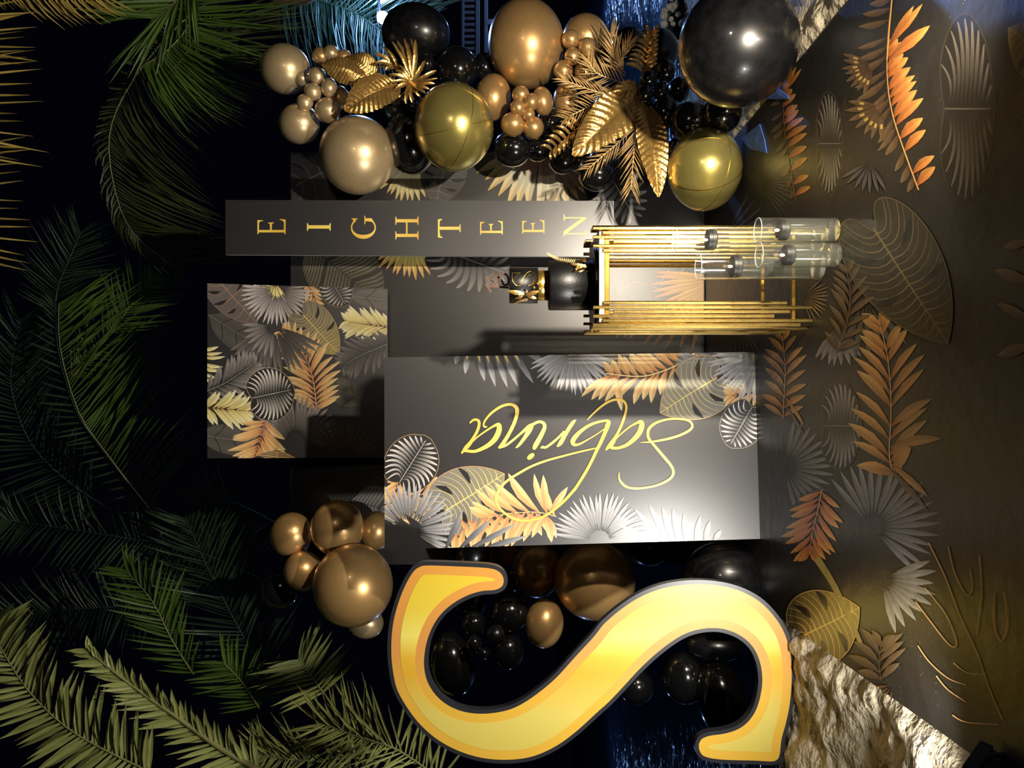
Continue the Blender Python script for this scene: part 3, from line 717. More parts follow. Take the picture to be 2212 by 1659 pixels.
for q in [blade(Z2(*b), Z2(*t), 12, *GF)+ribbon([Z2(b[0]+(t[0]-b[0])*0.35, b[1]+(t[1]-b[1])*0.35), Z2(b[0]+(t[0]-b[0])*0.55, b[1]+(t[1]-b[1])*0.55)], K(222, 208, 150), 4)
     for b, t in (((1600, 1110), (1345, 985)), ((1600, 1090), (1435, 902)), ((1615, 1090), (1512, 880)), ((1640, 1090), (1582, 890)), ((1670, 1090), (1640, 902)), ((1710, 1090), (1700, 930)), ((1760, 1090), (1790, 940)), ((1810, 1085), (1842, 968)), ((1860, 1080), (1902, 1018)))]: np_.add(q)
# the script, written from the bottom of the board upwards
SA = lambda x, y, wd: (980+x/7.9, 860+y/7.9, wd/7.9)
SB = lambda x, y, wd: (1240+x/7.9, 860+y/7.9, wd/7.9)
SC = lambda x, y, wd: (1040+x/7.9, 980+y/7.9, wd/7.9)
strokes = [
 [SA(*q) for q in ((283,420,28),(330,378,40),(385,368,45),(430,400,50),(430,480,50),(390,590,50),(330,690,50),(280,770,65),(210,850,70),(140,935,30))],
 [SA(*q) for q in ((290,780,18),(400,670,25),(550,560,30),(680,480,38),(760,455,70),(780,500,85),(765,580,92),(710,690,90),(610,790,78),(480,865,62),(360,908,52),(260,905,50),(200,900,46))],
 [SA(*q) for q in ((560,490,25),(522,490,34),(512,440,30),(545,370,34),(640,260,40),(780,160,45),(900,115,45),(1000,115,52),(1070,165,64),(1082,250,64),(1050,380,60),(990,520,60),(920,650,60),(845,770,66),(785,840,50))],
 [SA(*q) for q in ((770,845,30),(820,830,46),(900,800,42),(1010,718,40),(1120,625,40),(1220,540,55),(1290,485,70),(1350,450,50),(1420,415,48),(1480,405,50),(1540,440,58),(1548,510,64),(1500,620,74),(1440,730,80),(1400,800,82),(1375,850,66))],
 [SA(*q) for q in ((1060,850,22),(1120,795,48),(1200,690,60),(1280,570,80),(1330,480,70))],
 [SA(*q) for q in ((1285,1020,70),(1315,995,82),(1345,970,70))],
 [SA(*q) for q in ((1480,850,22),(1520,838,46),(1575,838,42),(1680,765,42),(1790,670,40),(1880,580,46))],
 [SA(*q) for q in ((1762,830,22),(1815,775,70),(1860,700,72),(1910,610,66),(1970,510,66),(2040,410,58),(2088,372,14))],
 [SB(*q) for q in ((220,378,12),(300,290,30),(430,170,36),(560,78,40),(680,32,40),(790,28,36),(858,68,40),(888,140,40),(880,230,40),(840,370,45),(780,520,45),(715,650,52),(640,775,84),(580,840,60),(542,882,26))],
 [SB(*q) for q in ((690,722,16),(800,610,24),(950,490,28),(1080,420,44),(1140,412,76),(1150,480,90),(1105,600,88),(1000,720,74),(880,808,58),(740,852,50),(640,848,56))],
 [SB(*q) for q in ((510,530,18),(380,620,20),(230,710,24),(90,785,40),(0,795,56),(-25,740,80),(25,655,76),(120,560,60),(250,470,50),(400,412,44),(540,388,44),(585,410,70),(565,480,80),(525,590,66),(450,760,60),(380,900,54),(290,1090,50),(180,1290,50),(60,1480,50),(0,1570,50))],
 [SC(*q) for q in ((1600,590,50),(1550,650,50),(1420,795,48),(1280,922,42),(1130,1032,40),(980,1102,38),(800,1142,38),(640,1132,38),(480,1072,40),(340,962,40),(268,860,40),(250,760,42),(278,660,45),(350,545,45),(480,432,42),(650,327,42),(850,217,40),(1100,122,38),(1350,52,35),(1560,-3,32),(1780,-55,30),(1972,-98,22))],
 [SB(*q) for q in ((1130,757,12),(1290,750,30),(1450,725,38),(1620,690,42),(1800,635,42),(1950,560,42),(2012,490,40),(1985,412,38),(1880,367,35),(1720,355,35),(1560,370,38),(1400,422,42),(1292,502,50),(1255,592,50),(1272,690,48),(1340,780,45),(1450,910,48),(1560,1040,48),(1650,1150,46),(1690,1250,46),(1668,1335,46),(1590,1405,42),(1440,1475,38),(1250,1522,36),(1050,1540,38),(900,1515,40),(812,1450,40),(766,1370,32),(764,1290,18),(770,1250,3))],
]
for st in strokes:
    pth = catmull(st, 6)
    rb = ribbon(pth, K(236, 206, 92), 1)
    out = []
    for pl, cs in rb:
        out.append((pl, [mix(K(226, 184, 74), K(242, 226, 120), 0.5+0.5*math.sin(q[0]*0.018+q[1]*0.013)) for q in pl]))
    # rounded ends
    for e in (pth[0], pth[-1]):
        if e[2] > 3:
            out.append(([(e[0]+math.cos(a*0.5236)*e[2]/2, e[1]+math.sin(a*0.5236)*e[2]/2) for a in range(12)], [K(234, 204, 92)]*12))
    np_.add(out, 'script_stroke')

# ================================================================== BIG GOLD LETTER S
q6 = lambda x, y: (540+x/2.5136, 1060+y/2.5136)
q7 = lambda x, y: (1300+x/2.4254, 1150+y/2.4254)
outline = [q6(*q) for q in ((960,385),(1130,390),(1300,400),(1368,425),(1398,475),(1388,528),(1340,558),(1260,566),(1180,592),(1100,640),(1040,700),(1000,770),(975,850),(966,940),(980,1020),(1020,1090),(1080,1143),(1160,1178),(1260,1190),(1365,1178),(1450,1148),(1550,1083),(1650,998),(1750,888),(1850,780))]
outline += [q7(*q) for q in ((0,462),(100,378),(200,316),(310,274),(420,254),(530,250),(640,262),(740,291),(830,340),(900,405),(955,480),(990,560),(1010,650),(1015,770),(1005,900),(985,1000),(962,1085),(952,1165),(935,1203),(895,1220),(800,1216),(620,1210),(530,1192),(495,1155),(489,1105),(512,1066),(560,1046),(640,1034),(710,1010),(760,968),(795,908),(815,830),(820,760),(808,682),(775,612),(720,561),(650,530),(580,521),(500,531),(420,562),(320,632),(220,722),(120,830),(48,905))]
outline += [q6(*q) for q in ((1900,1218),(1800,1310),(1700,1387),(1600,1441),(1500,1472),(1380,1482),(1250,1470),(1120,1430),(1000,1364),(900,1274),(825,1172),(777,1080),(755,980),(746,870),(753,740),(780,620),(822,510),(868,430),(908,397))]
ol = catmull(outline, 5, closed=True)
# even spacing
def resample(pl, step):
    out = []; acc = 0.0
    for i in range(len(pl)):
        a, b = pl[i], pl[(i+1) % len(pl)]; d = math.hypot(b[0]-a[0], b[1]-a[1])
        while acc < d:
            out.append((a[0]+(b[0]-a[0])*acc/d, a[1]+(b[1]-a[1])*acc/d)); acc += step
        acc -= d
    return out
ol = resample(ol, 5.0)
def inset(pl, d):
    area = sum(pl[i][0]*pl[(i+1) % len(pl)][1]-pl[(i+1) % len(pl)][0]*pl[i][1] for i in range(len(pl)))
    sg = 1 if area > 0 else -1; out = []; n = len(pl)
    for i in range(n):
        a, b = pl[i-1], pl[(i+1) % n]; dx, dy = b[0]-a[0], b[1]-a[1]; L = math.hypot(dx, dy) or 1
        q = (pl[i][0]-sg*dy/L*d, pl[i][1]+sg*dx/L*d)
        if min((q[0]-r[0])**2+(q[1]-r[1])**2 for r in pl) >= (d*0.985)**2: out.append(q)
    return out
SD = 3.26
sroot = empty('giant_letter_s', W(1715, 1430, SD), 'giant gold letter S cut-out with black rim standing at the left', 'letter sign')
Sfront = [W(x, y, SD) for x, y in ol]
slab_from_front('letter_board', Sfront, FRONT, 0.035, M('black_letter_rim', (34, 35, 40), rough=0.4, var=0.05), sroot)
Sx0, Sx1 = W(0, 1659, SD).x, W(0, 1210, SD).x
ty = lambda y: (1659-y)/(1659-1210.0)
face_mat = ramp_x_mat('letter_yellow_print', [(ty(1640), (186, 168, 76)), (ty(1545), (188, 172, 84)), (ty(1455), (194, 150, 42)), (ty(1420), (196, 158, 46)), (ty(1375), (206, 194, 94)), (ty(1320), (198, 176, 58)), (ty(1250), (196, 170, 46))], Sx0, Sx1, 0.45)
rim_mat = ramp_x_mat('letter_orange_print', [(ty(1640), (194, 154, 52)), (ty(1520), (194, 154, 52)), (ty(1400), (188, 130, 64)), (ty(1230), (190, 134, 56))], Sx0, Sx1, 0.45)
for nm, d, z, mt in (('letter_border', 8.5, 0.0006, rim_mat), ('letter_face', 28.0, 0.0014, face_mat)):
    pts = inset(ol, d)
    o = slab_from_front(nm, [W(x, y, SD)+FRONT*z for x, y in pts], FRONT, z*0.8, mt, sroot)
# the ramp reads world X: child meshes are stored in world space, so object X is world X

# ================================================================== GOLD ROD TABLE
TX0, TX1, TY0, TY1 = 0.243, 0.652, 3.085, 3.49
table = empty('gold_rod_table', ((TX0+TX1)/2, (TY0+TY1)/2, 0), 'tall square cake table with bundles of upright gold rods at its corners', 'table')
bevel_box('table_top', ((TX0+TX1)/2, (TY0+TY1)/2, 0.8755), (TX1-TX0-0.02, TY1-TY0-0.02, 0.019), PLATEBLACK, table, 0.002)
for nm, z, h, mt, out in (('edge_trim', 0.8755, 0.021, WHITETRIM, 0.0), ('apron_rail', 0.853, 0.020, GOLDFRAME, 0.001), ('base_rail', 0.075, 0.016, GOLDFRAME, 0.0)):
    t = 0.012
    for (cx, cy, sx, sy) in (((TX0+TX1)/2, TY0+0.012, TX1-TX0-0.03, t), ((TX0+TX1)/2, TY1-0.012, TX1-TX0-0.03, t), (TX0+0.012, (TY0+TY1)/2, t, TY1-TY0-0.05), (TX1-0.012, (TY0+TY1)/2, t, TY1-TY0-0.05)):
        bevel_box(nm, (cx, cy, z), (sx, sy, h), mt, table, 0.0015, 1)
tops = [0.913, 0.873, 0.913, 0.828, 0.913, 0.870]; bots = [0.05, 0.0, 0.159, 0.093, 0.0, 0.106]
rods = []
for side in range(4):
    for end in (0, 1):
        for k in range(6):
            d = 0.003+k*0.0185
            tt = tops[k]; bb = bots[(k+side+3*end) % 6]
            if side == 0: x, y = (TX0+d if end == 0 else TX1-d), TY0
            elif side == 1: x, y = (TX0+d if end == 0 else TX1-d), TY1
            elif side == 2: x, y = TX0-0.004, (TY0+d+0.012 if end == 0 else TY1-d-0.012)
            else: x, y = TX1+0.004, (TY0+d+0.012 if end == 0 else TY1-d-0.012)
            rods.append((x, y, bb, tt))
for x, y, bb, tt in rods:
    v, f = lathe([(0.0, 0), (0.0072, 0), (0.0078, 0.001), (0.0078, tt-bb-0.001), (0.0072, tt-bb), (0.0055, tt-bb), (0.0055, tt-bb-0.02), (0, tt-bb-0.02)], 10, None, (x, y, bb))
    from_data('rod', v, f, GOLDROD, table, smooth=False)

# ================================================================== CAKE
CX, CY = 0.437, 3.285; Z0 = 0.8855
cake = empty('birthday_cake', (CX, CY, Z0), 'three tier black and gold birthday cake with monogram S on the gold table', 'cake')
def tier(name, r, z0, z1, mat, bev=0.006):
    v, f = lathe([(0, z0), (r, z0), (r, z1-bev), (r-bev*0.3, z1-bev*0.3), (r-bev, z1), (0, z1)], 56, None, (CX, CY, 0))
    o = from_data(name, v, f, mat, cake, smooth=True)
    for p in o.data.polygons:
        if abs(p.normal.z) > 0.9: p.use_smooth = False
    return o
v, f = lathe([(0, Z0), (0.168, Z0), (0.170, Z0+0.004), (0.168, Z0+0.011), (0, Z0+0.011)], 56, None, (CX, CY, 0))
from_data('cake_board', v, f, PLATEBLACK, cake, smooth=False)
BOTT = tier('bottom_tier', 0.110, Z0+0.011, 1.088, FONDANT)
tier('gold_tier', 0.066, 1.088, 1.136, CAKEGOLD, 0.002)
TOPT = tier('top_tier', 0.079, 1.136, 1.262, FONDANT, 0.004)
def wrap_front(px, py, r):
    """point on the cylinder front at the pixel"""
    d = Wray(px, py); ox, oy = -CX, -CY
    a = d.x*d.x+d.y*d.y; b = 2*(d.x*ox+d.y*oy); c = ox*ox+oy*oy-r*r
    disc = b*b-4*a*c
    if disc < 0: disc = 0
    t = (-b-math.sqrt(disc))/(2*a); return CAM+d*t
zm = lambda x, y: (1030+x/7.373, 520+y/7.373)
mono = catmull([(555, 505), (590, 515), (690, 510), (650, 540), (605, 590), (600, 640), (640, 680), (680, 670), (720, 620), (770, 545), (830, 495), (890, 500), (935, 560), (940, 630), (905, 680), (840, 715), (820, 712)], 6)
mono2 = catmull([(565, 500), (562, 600), (590, 670), (640, 715), (700, 705), (760, 640), (800, 570), (850, 540), (895, 565), (910, 630), (870, 690), (830, 712)], 6)
for mpath in (mono, mono2):
    v, f = tube([wrap_front(*zm(*q), 0.0800) for q in mpath], 0.0011, 6)
    from_data('monogram_outline', v, f, CAKEGOLD, TOPT)
for (x, y, r) in ((970, 680, 0.0075), (910, 745, 0.0068), (1000, 765, 0.008)):
    c = wrap_front(*zm(x, y), 0.083); v, f = lathe([(r*math.sin(math.pi*i/10), r*math.cos(math.pi*i/10)) for i in range(11)], 16, None, c)
    from_data('gold_pearl', v, f, CAKEGOLD, TOPT, smooth=True)
def small_leaf(name, b, t, wd, parent, mat, lift=0.006, ribs=7):
    b, t = Vector(b), Vector(t); ax = t-b; L = ax.length; out = Vector((0, -1, 0.1)).normalized(); ac = ax.cross(out).normalized()
    nu, ns = 14, 6; vv = []; ff = []
    for i in range(nu+1):
        u = i/nu; hw = wd/2*math.sin(math.pi*min(0.999, u**0.8))**0.7
        for s in range(-ns, ns+1):
            k = s/ns
            vv.append(b+ax*u+ac*hw*k+out*(lift*math.sin(math.pi*u)-abs(k)*hw*0.25+0.06*wd*math.sin((u*ribs-abs(k)*1.4)*2*math.pi)))
    m = 2*ns+1
    for i in range(nu):
        for s in range(2*ns): ff.append([i*m+s, i*m+s+1, (i+1)*m+s+1, (i+1)*m+s])
    return from_data(name, vv, ff, mat, parent, smooth=True)
wf = lambda x, y, r=0.082: wrap_front(*zm(x, y), r)
for (b, t, wd) in (((760, 850), (480, 800), 0.020), ((780, 870), (1000, 800), 0.021), ((800, 880), (960, 920), 0.015), ((740, 870), (600, 930), 0.014), ((800, 840), (780, 790), 0.011), ((720, 900), (585, 1005), 0.008)):
    small_leaf('gold_sugar_leaf', wf(*b, 0.086), wf(*t, 0.088), wd, cake, GOLDLEAF)
for (b, t, wd) in (((1760, 420), (1500, 370), 0.016), ((1740, 380), (1540, 460), 0.014), ((1720, 470), (1560, 530), 0.012), ((1760, 330), (1640, 280), 0.016), ((1740, 470), (1780, 540), 0.010)):
    small_leaf('gold_sugar_leaf', W(*zm(*b), 3.19), W(*zm(*t), 3.19), wd, cake, GOLDLEAF)
for x, y in ((1580, 455), (1600, 410)):
    v, f = lathe([(0.006*math.sin(math.pi*i/10), 0.006*math.cos(math.pi*i/10)) for i in range(11)], 14, None, W(*zm(x, y), 3.17)); from_data('gold_pearl', v, f, CAKEGOLD, cake, smooth=True)
# fern sprig rising at the right of the cake
def sprig(name, path, L, n, parent, mat, wd, rr):
    path = [Vector(q) for q in path]; V, Fc = [], []
    for i in range(n):
        s = (i+0.5)/n; k = min(len(path)-2, int(s*(len(path)-1))); p = path[k].lerp(path[k+1], s*(len(path)-1)-k)
        t = (path[k+1]-path[k]).normalized(); sd = t.cross(Vector((0, -1, 0))).normalized(); ln = L*(1-0.75*s)
        for sg in (1, -1):
            d = (t*0.6+sd*sg*0.8).normalized(); q = p+d*ln; c = t*wd/2; j = len(V)
            V += [p-c, p+c, q+c*0.2, q-c*0.2]; Fc.append([j, j+1, j+2, j+3])
    v, f = tube(path, rr, 6); V2, F2 = join([(V, Fc), (v, f)])
    o = from_data(name, V2, F2, mat, parent); o['kind'] = 'stuff'; return o
sprig('gold_fern_sprig', [W(*zm(*q), 3.21) for q in ((1700, 340), (1500, 320), (1300, 290), (1180, 240), (1120, 195))], 0.016, 26, cake, GOLDLEAF2, 0.004, 0.0012)
sprig('gold_fern_sprig', [wf(*q, 0.09) for q in ((820, 930), (700, 960), (580, 1008))], 0.012, 12, cake, GOLDLEAF2, 0.003, 0.001)
# topper
GLIT = M('rose_gold_glitter', (196, 160, 140), rough=0.35, metal=0.7, var=0.6, vscale=900, bump=0.8, bscale=900)
TP = 3.28
top = empty('cake_topper', W(1098, 618, TP), 'glittering rose gold number 18 topper on the top tier of the cake', 'cake topper')
def flat_stroke(name, path, wd, mat, parent, D, th=0.003):
    V, Fc = [], []
    rb = ribbon(path, (0, 0, 0), wd)
    Lp = [rb[0][0][0]]+[r[0][1] for r in rb]; Rp = [rb[0][0][3]]+[r[0][2] for r in rb]
    for pl, cs in rb: pass
    n = len(Lp)
    for dd in (0, th):
        for q in Lp: V.append(W(*q, D)+Vector((0, dd, 0)))
        for q in Rp: V.append(W(*q, D)+Vector((0, dd, 0)))
    o = 2*n
    for i in range(n-1):
        Fc += [[i, i+1, n+i+1, n+i], [o+i, o+n+i, o+n+i+1, o+i+1], [i, o+i, o+i+1, i+1], [n+i, n+i+1, o+n+i+1, o+n+i]]
    Fc += [[0, n, o+n, o], [n-1, o+n-1, o+2*n-1, 2*n-1]]
    return from_data(name, V, Fc, mat, parent)
flat_stroke('digit_one', [zm(*q) for q in ((225, 815), (190, 770), (120, 712), (300, 730), (510, 745))], 5.0, GLIT, top, TP)
flat_stroke('digit_eight', [zm(*q) for q in catmull([(250, 620), (215, 590), (225, 545), (270, 530), (330, 570), (400, 640), (430, 700), (490, 690), (505, 620), (480, 550), (420, 520), (360, 560), (330, 630), (300, 690), (240, 680), (190, 630), (150, 590), (130, 585)], 5)], 4.2, GLIT, top, TP-0.002)
flat_stroke('topper_stem', [zm(*q) for q in ((420, 705), (520, 705))], 3.0, GLIT, top, TP)

# ================================================================== GLASS VASES WITH FLOATING CANDLES
def vase(label, x, y, r, h, wz, clabel):
    root = empty('cylinder_vase', (x, y, 0.004), label, 'vase', 'glass candle vases by the table')
    t = 0.0035; b = 0.022; z = 0.0045
    v, f = lathe([(0, z), (r*0.90, z), (r, z+0.006), (r, z+h)], 48, None, (x, y, 0)); f = [g_ for g_ in f if len(g_) == 4]
    gc = from_data('glass_cylinder', v, f, GLASS, root, smooth=True)
    from_data('glass_base', *lathe([(0, z+b), (r*0.97, z+b), (r*0.99, z+b-0.004), (r*0.99, z+0.004)], 48, None, (x, y, 0)), GLASS, gc, smooth=True)
    from_data('rim', *tube([Vector((x+r*math.cos(2*math.pi*i/40), y+r*math.sin(2*math.pi*i/40), z+h)) for i in range(41)], 0.0016, 6), GLASSRIM, gc, smooth=True)
    v, f = lathe([(r-t, z+b+0.001), (r-t, z+wz), (0, z+wz)], 48, None, (x, y, 0)); f = [g_ for g_ in f if len(g_) == 4]
    from_data('water', v, f, WATER, root, smooth=False)
    c = empty('floating_candle', (x, y, z+wz-0.012), clabel, 'candle', 'floating candles in the vases')
    cr = (r-t)*0.90; cz = z+wz
    v, f = lathe([(0, cz-0.020), (cr*0.86, cz-0.020), (cr, cz-0.014), (cr, cz+0.014), (cr*0.93, cz+0.016), (cr*0.88, cz+0.008), (0, cz+0.005)], 40, None, (x, y, 0))
    from_data('wax_body', v, f, CANDLEWAX, c, smooth=False)
    v, f = tube([Vector((x, y, cz+0.004)), Vector((x, y, cz+0.014))], 0.0011, 6); from_data('wick', v, f, BLACKPLASTIC, c)
    v, f = lathe([(0, 0), (0.004, 0.004), (0.0058, 0.010), (0.0042, 0.019), (0.0018, 0.016), (0, 0.020)], 14, None, (x, y, cz+0.010))
    from_data('flame', v, f, FLAME, c, smooth=True)
vase('tall clear glass cylinder vase against the right rod bundle', 0.581, 2.985, 0.0505, 0.590, 0.445, 'lit black floating candle high in the tall vase against the right rod bundle')
vase('tall clear glass cylinder vase nearest the open middle of the table', 0.474, 2.985, 0.0545, 0.495, 0.345, 'lit black floating candle in the tall vase nearest the open middle')
vase('short clear glass cylinder vase at the far right, nearest the mat edge', 0.592, 2.850, 0.0470, 0.300, 0.205, 'lit black floating candle in the short vase at the far right')
vase('short clear glass cylinder vase standing in front of the other three', 0.4935, 2.835, 0.0470, 0.300, 0.190, 'lit black floating candle in the short front vase')

# ================================================================== BALLOONS
def balloon_mesh(name, mat):
    prof = []
    for i in range(25):
        t = math.pi*i/24; r, h = math.sin(t), math.cos(t)
        if h < 0: h = h*(1+0.16*(-h)**3); r = r*(1-0.10*(-h)**2) if h > -1.1 else r
        prof.append((max(r, 0.0), h))
    prof = prof[:-1]+[(0.05, -1.19), (0.035, -1.22), (0.075, -1.28), (0.06, -1.30), (0.0, -1.30)]
    v, f = lathe(prof, 40); me = bpy.data.meshes.new(name); me.from_pydata([tuple(q) for q in v], [], f)
    for p in me.polygons: p.use_smooth = True
    me.materials.append(mat); me.update(); return me
BM = {k: balloon_mesh('balloon_'+k, m_) for k, m_ in (('gold', CHROMEGOLD), ('pale', PALEGOLD), ('black', BLACKLATEX), ('mottled', MOTTLEDBLACK))}
def balloon(x, y, rx, ry, D, kind, label, group, knot=None):
    """rx: radius along the frame's width (vertical in the world), ry: along its height"""
    o = bpy.data.objects.new('latex_balloon', BM[kind]); COL.objects.link(o)
    o.location = W(x, y, D); sx, sz = ry*D/F, rx*D/F
    if knot is None: ax = Vector((random.uniform(-0.25, 0.25), 1, random.uniform(-0.3, 0.1))).normalized()
    else: a = math.radians(knot); ax = Vector((-math.sin(a), 0.35, -math.cos(a))).normalized()
    R = Vector((0, 0, -1)).rotation_difference(ax).to_matrix()
    S = Matrix.Diagonal((sx, (sx+sz)/2, sz))
    m4 = (S @ R).to_4x4(); m4.translation = o.location; o.matrix_world = m4
    return tag(o, label, 'balloon', group)
RG = 'balloons of the tall right garland'; LG = 'balloons of the left garland'
def orb(x, y, rx, ry, D, label, seams):
    c = W(x, y, D); root = empty('foil_balloon', c, label, 'balloon', 'gold foil orb balloons')
    sx, sz = ry*D/F, rx*D/F
    v, f = lathe([(math.sin(math.pi*i/32), math.cos(math.pi*i/32)) for i in range(33)], 48)
    tocam = (CAM-c).normalized()
    def warp(p):
        k = 1.0-0.012*abs(math.sin(4*math.atan2(p.y, p.x)))
        return c+Vector((p.x*sx*k, p.y*(sx+sz)/2*k, p.z*sz*k))
    from_data('foil_body', [warp(q) for q in v], f, ORBFOIL, root, smooth=True)
    for (tilt, turn) in seams:
        R = Matrix.Rotation(math.radians(tilt), 3, 'Y') @ Matrix.Rotation(math.radians(turn), 3, 'X')
        pth = [warp((R @ Vector((math.cos(a), math.sin(a), 0)))*1.004) for a in [2*math.pi*i/64 for i in range(65)]]
        v2, f2 = tube(pth, 0.0014, 5); from_data('seam', v2, f2, GOLDFRAME, root)
orb(981, 275, 85, 94, 4.28, 'shiny gold foil orb balloon in the middle of the right garland', ((12, 30), (78, 20), (100, -40)))
orb(1522, 366, 79, 89, 4.02, 'shiny gold foil orb balloon resting on the mat at the garland foot', ((6, 25), (75, 40), (95, -30)))
B = [
 (617, 150, 53, 52, 4.52, 'pale', 'pale gold balloon at the very top of the right garland', None),
 (647, 268, 44, 42, 4.52, 'pale', 'pale gold balloon below the topmost one on the left flank of the right garland', None),
 (772, 336, 81, 83, 4.46, 'pale', 'large pale gold balloon hanging over the backdrop top, left of the foil orb', None),
 (652, 170, 17, 17, 4.47, 'pale', 'small brown-gold balloon tucked beside the topmost gold balloon', None),
 (685, 165, 19, 19.5, 4.41, 'pale', 'small gold balloon at the head of the upper little cluster', None),
 (676, 199, 19, 19, 4.39, 'pale', 'small gold balloon in the centre of the upper little cluster', None),
 (711, 190, 17, 21, 4.39, 'pale', 'small pear shaped gold balloon in the upper little cluster by the ribbed leaf', 270),
 (659, 222, 18, 18, 4.41, 'pale', 'small gold balloon at the left of the upper little cluster', None),
 (708, 239, 28, 27, 4.41, 'pale', 'largest gold balloon of the upper little cluster', None),
 (733, 212, 22, 26, 4.51, 'gold', 'gold balloon half hidden between the upper little cluster and the gold leaf', None),
 (715, 115, 17, 17, 4.54, 'pale', 'small gold balloon in the middle of three behind the upper leaf', None),
 (693, 122, 19, 19, 4.56, 'gold', 'small dim gold balloon highest of three behind the upper leaf', None),
 (742, 124, 18, 16, 4.55, 'gold', 'small dark gold balloon lowest of three behind the upper leaf', None),
 (899, 75, 76, 60, 4.62, 'mottled', 'large black balloon lit blue beside the garden lamp', None),
 (987, 150, 45, 47, 4.55, 'black', 'medium black balloon above the foil orb on the right', None),
 (920, 138, 20, 21, 4.50, 'black', 'small black balloon behind the lobed gold leaf', None),
 (1046, 145, 26, 30, 4.58, 'black', 'black balloon mostly hidden behind the biggest gold balloon', None),
 (888, 305, 56, 72, 4.52, 'black', 'black balloon between the large pale gold balloon and the foil orb', None),
 (865, 225, 50, 46, 4.60, 'black', 'black balloon in shade under the big ribbed leaf', None),
 (1137, 96, 82, 93, 4.46, 'gold', 'biggest gold balloon, in the upper right of the garland', None),
 (1065, 211, 39, 50, 4.45, 'gold', 'oval gold balloon beside the foil orb', None),
 (1264, 80, 48, 47, 4.50, 'gold', 'gold balloon to the right of the biggest gold one', None),
 (1233, 85, 20, 20, 4.33, 'gold', 'small gold balloon topmost of the right hand little cluster', None),
 (1268, 102, 20, 20, 4.33, 'gold', 'small gold balloon at the right of the right hand little cluster', None),
 (1237, 122, 18.5, 18, 4.31, 'gold', 'small gold balloon in front of the right hand little cluster', None),
 (1217, 153, 21, 22, 4.35, 'gold', 'small gold balloon at the lower left of the right hand little cluster', None),
 (1263, 156, 23, 25, 4.37, 'gold', 'gold balloon behind the fern tips in the right hand little cluster', None),
 (1222, 218, 27, 40, 4.47, 'gold', 'oval gold balloon partly covered by the gold fern fronds', None),
 (1125, 205, 19, 19, 4.29, 'gold', 'small gold balloon highest of the middle cluster', None),
 (1148, 221, 17, 19, 4.26, 'gold', 'small gold balloon in front of the middle cluster', None),
 (1119, 233, 17, 18, 4.26, 'gold', 'small gold balloon at the left front of the middle cluster', None),
 (1172, 219, 22, 31, 4.33, 'gold', 'oval gold balloon on the right side of the middle cluster', None),
 (1108, 269, 27, 26, 4.32, 'gold', 'gold balloon at the lower left of the middle cluster', None),
 (1152, 276, 23, 24, 4.32, 'gold', 'gold balloon lowest of the middle cluster', None),
 (1142, 248, 14, 13, 4.27, 'gold', 'tiny gold balloon wedged in the centre of the middle cluster', None),
 (1107, 322, 43, 38, 4.47, 'black', 'black balloon under the middle gold cluster', None),
 (1162, 322, 28, 28, 4.52, 'black', 'black balloon behind the one under the middle gold cluster', None),
 (1188, 268, 30, 34, 4.48, 'black', 'black balloon between the middle gold cluster and the gold leaves', None),
 (1358, 95, 38, 34, 4.56, 'black', 'black balloon behind the topmost fern frond', None),
 (1310, 130, 28, 30, 4.50, 'black', 'black balloon hidden behind the gold fern fan', None),
 (1424, 112, 40, 48, 4.45, 'mottled', 'black balloon with a grey shine above the small black cluster', None),
 (1288, 378, 40, 34, 4.50, 'black', 'black balloon lowest beneath the gold leaves, against the backdrop', None),
 (1216, 346, 33, 30, 4.50, 'black', 'black balloon beneath the left lobed gold leaf', None),
 (1252, 350, 23, 22, 4.47, 'black', 'small black balloon beneath the tip of the broad gold leaf', None),
 (1302, 350, 32, 30, 4.51, 'black', 'black balloon behind the drooping gold frond', None),
 (1340, 240, 60, 60, 4.52, 'black', 'black balloon behind the middle of the gold leaf bouquet', None),
 (1438, 154, 21, 24, 4.19, 'black', 'small black balloon topmost of the black cluster', None),
 (1401, 171, 19, 19, 4.17, 'black', 'small black balloon nearest the bouquet hub, upper one', None),
 (1467, 194, 23, 27, 4.21, 'black', 'small black balloon at the right of the black cluster', None),
 (1427, 197, 17, 20, 4.17, 'black', 'small black balloon in the centre of the black cluster', None),
 (1393, 202, 18, 19, 4.15, 'black', 'small black balloon nearest the bouquet hub, lower one', None),
 (1397, 223, 14, 12, 4.19, 'black', 'tiny black balloon under the bouquet hub', None),
 (1436, 243, 30, 36, 4.17, 'black', 'medium black balloon below the small black cluster', None),
 (1492, 264, 46, 43, 4.06, 'black', 'black balloon between the small cluster and the lower foil orb', None),
 (1594, 100, 127, 128, 3.25, 'mottled', 'huge black balloon at the right edge near the ground', None),
 (1560, 245, 42, 42, 3.95, 'black', 'black balloon wedged between the huge black one and the lower foil orb', None),
 (1470, 330, 36, 36, 4.39, 'black', 'black balloon behind the top of the lower foil orb', None),
]
for x, y, rx, ry, D, k, lab, kn in B: balloon(x, y, rx, ry, D, k, lab, RG, kn)
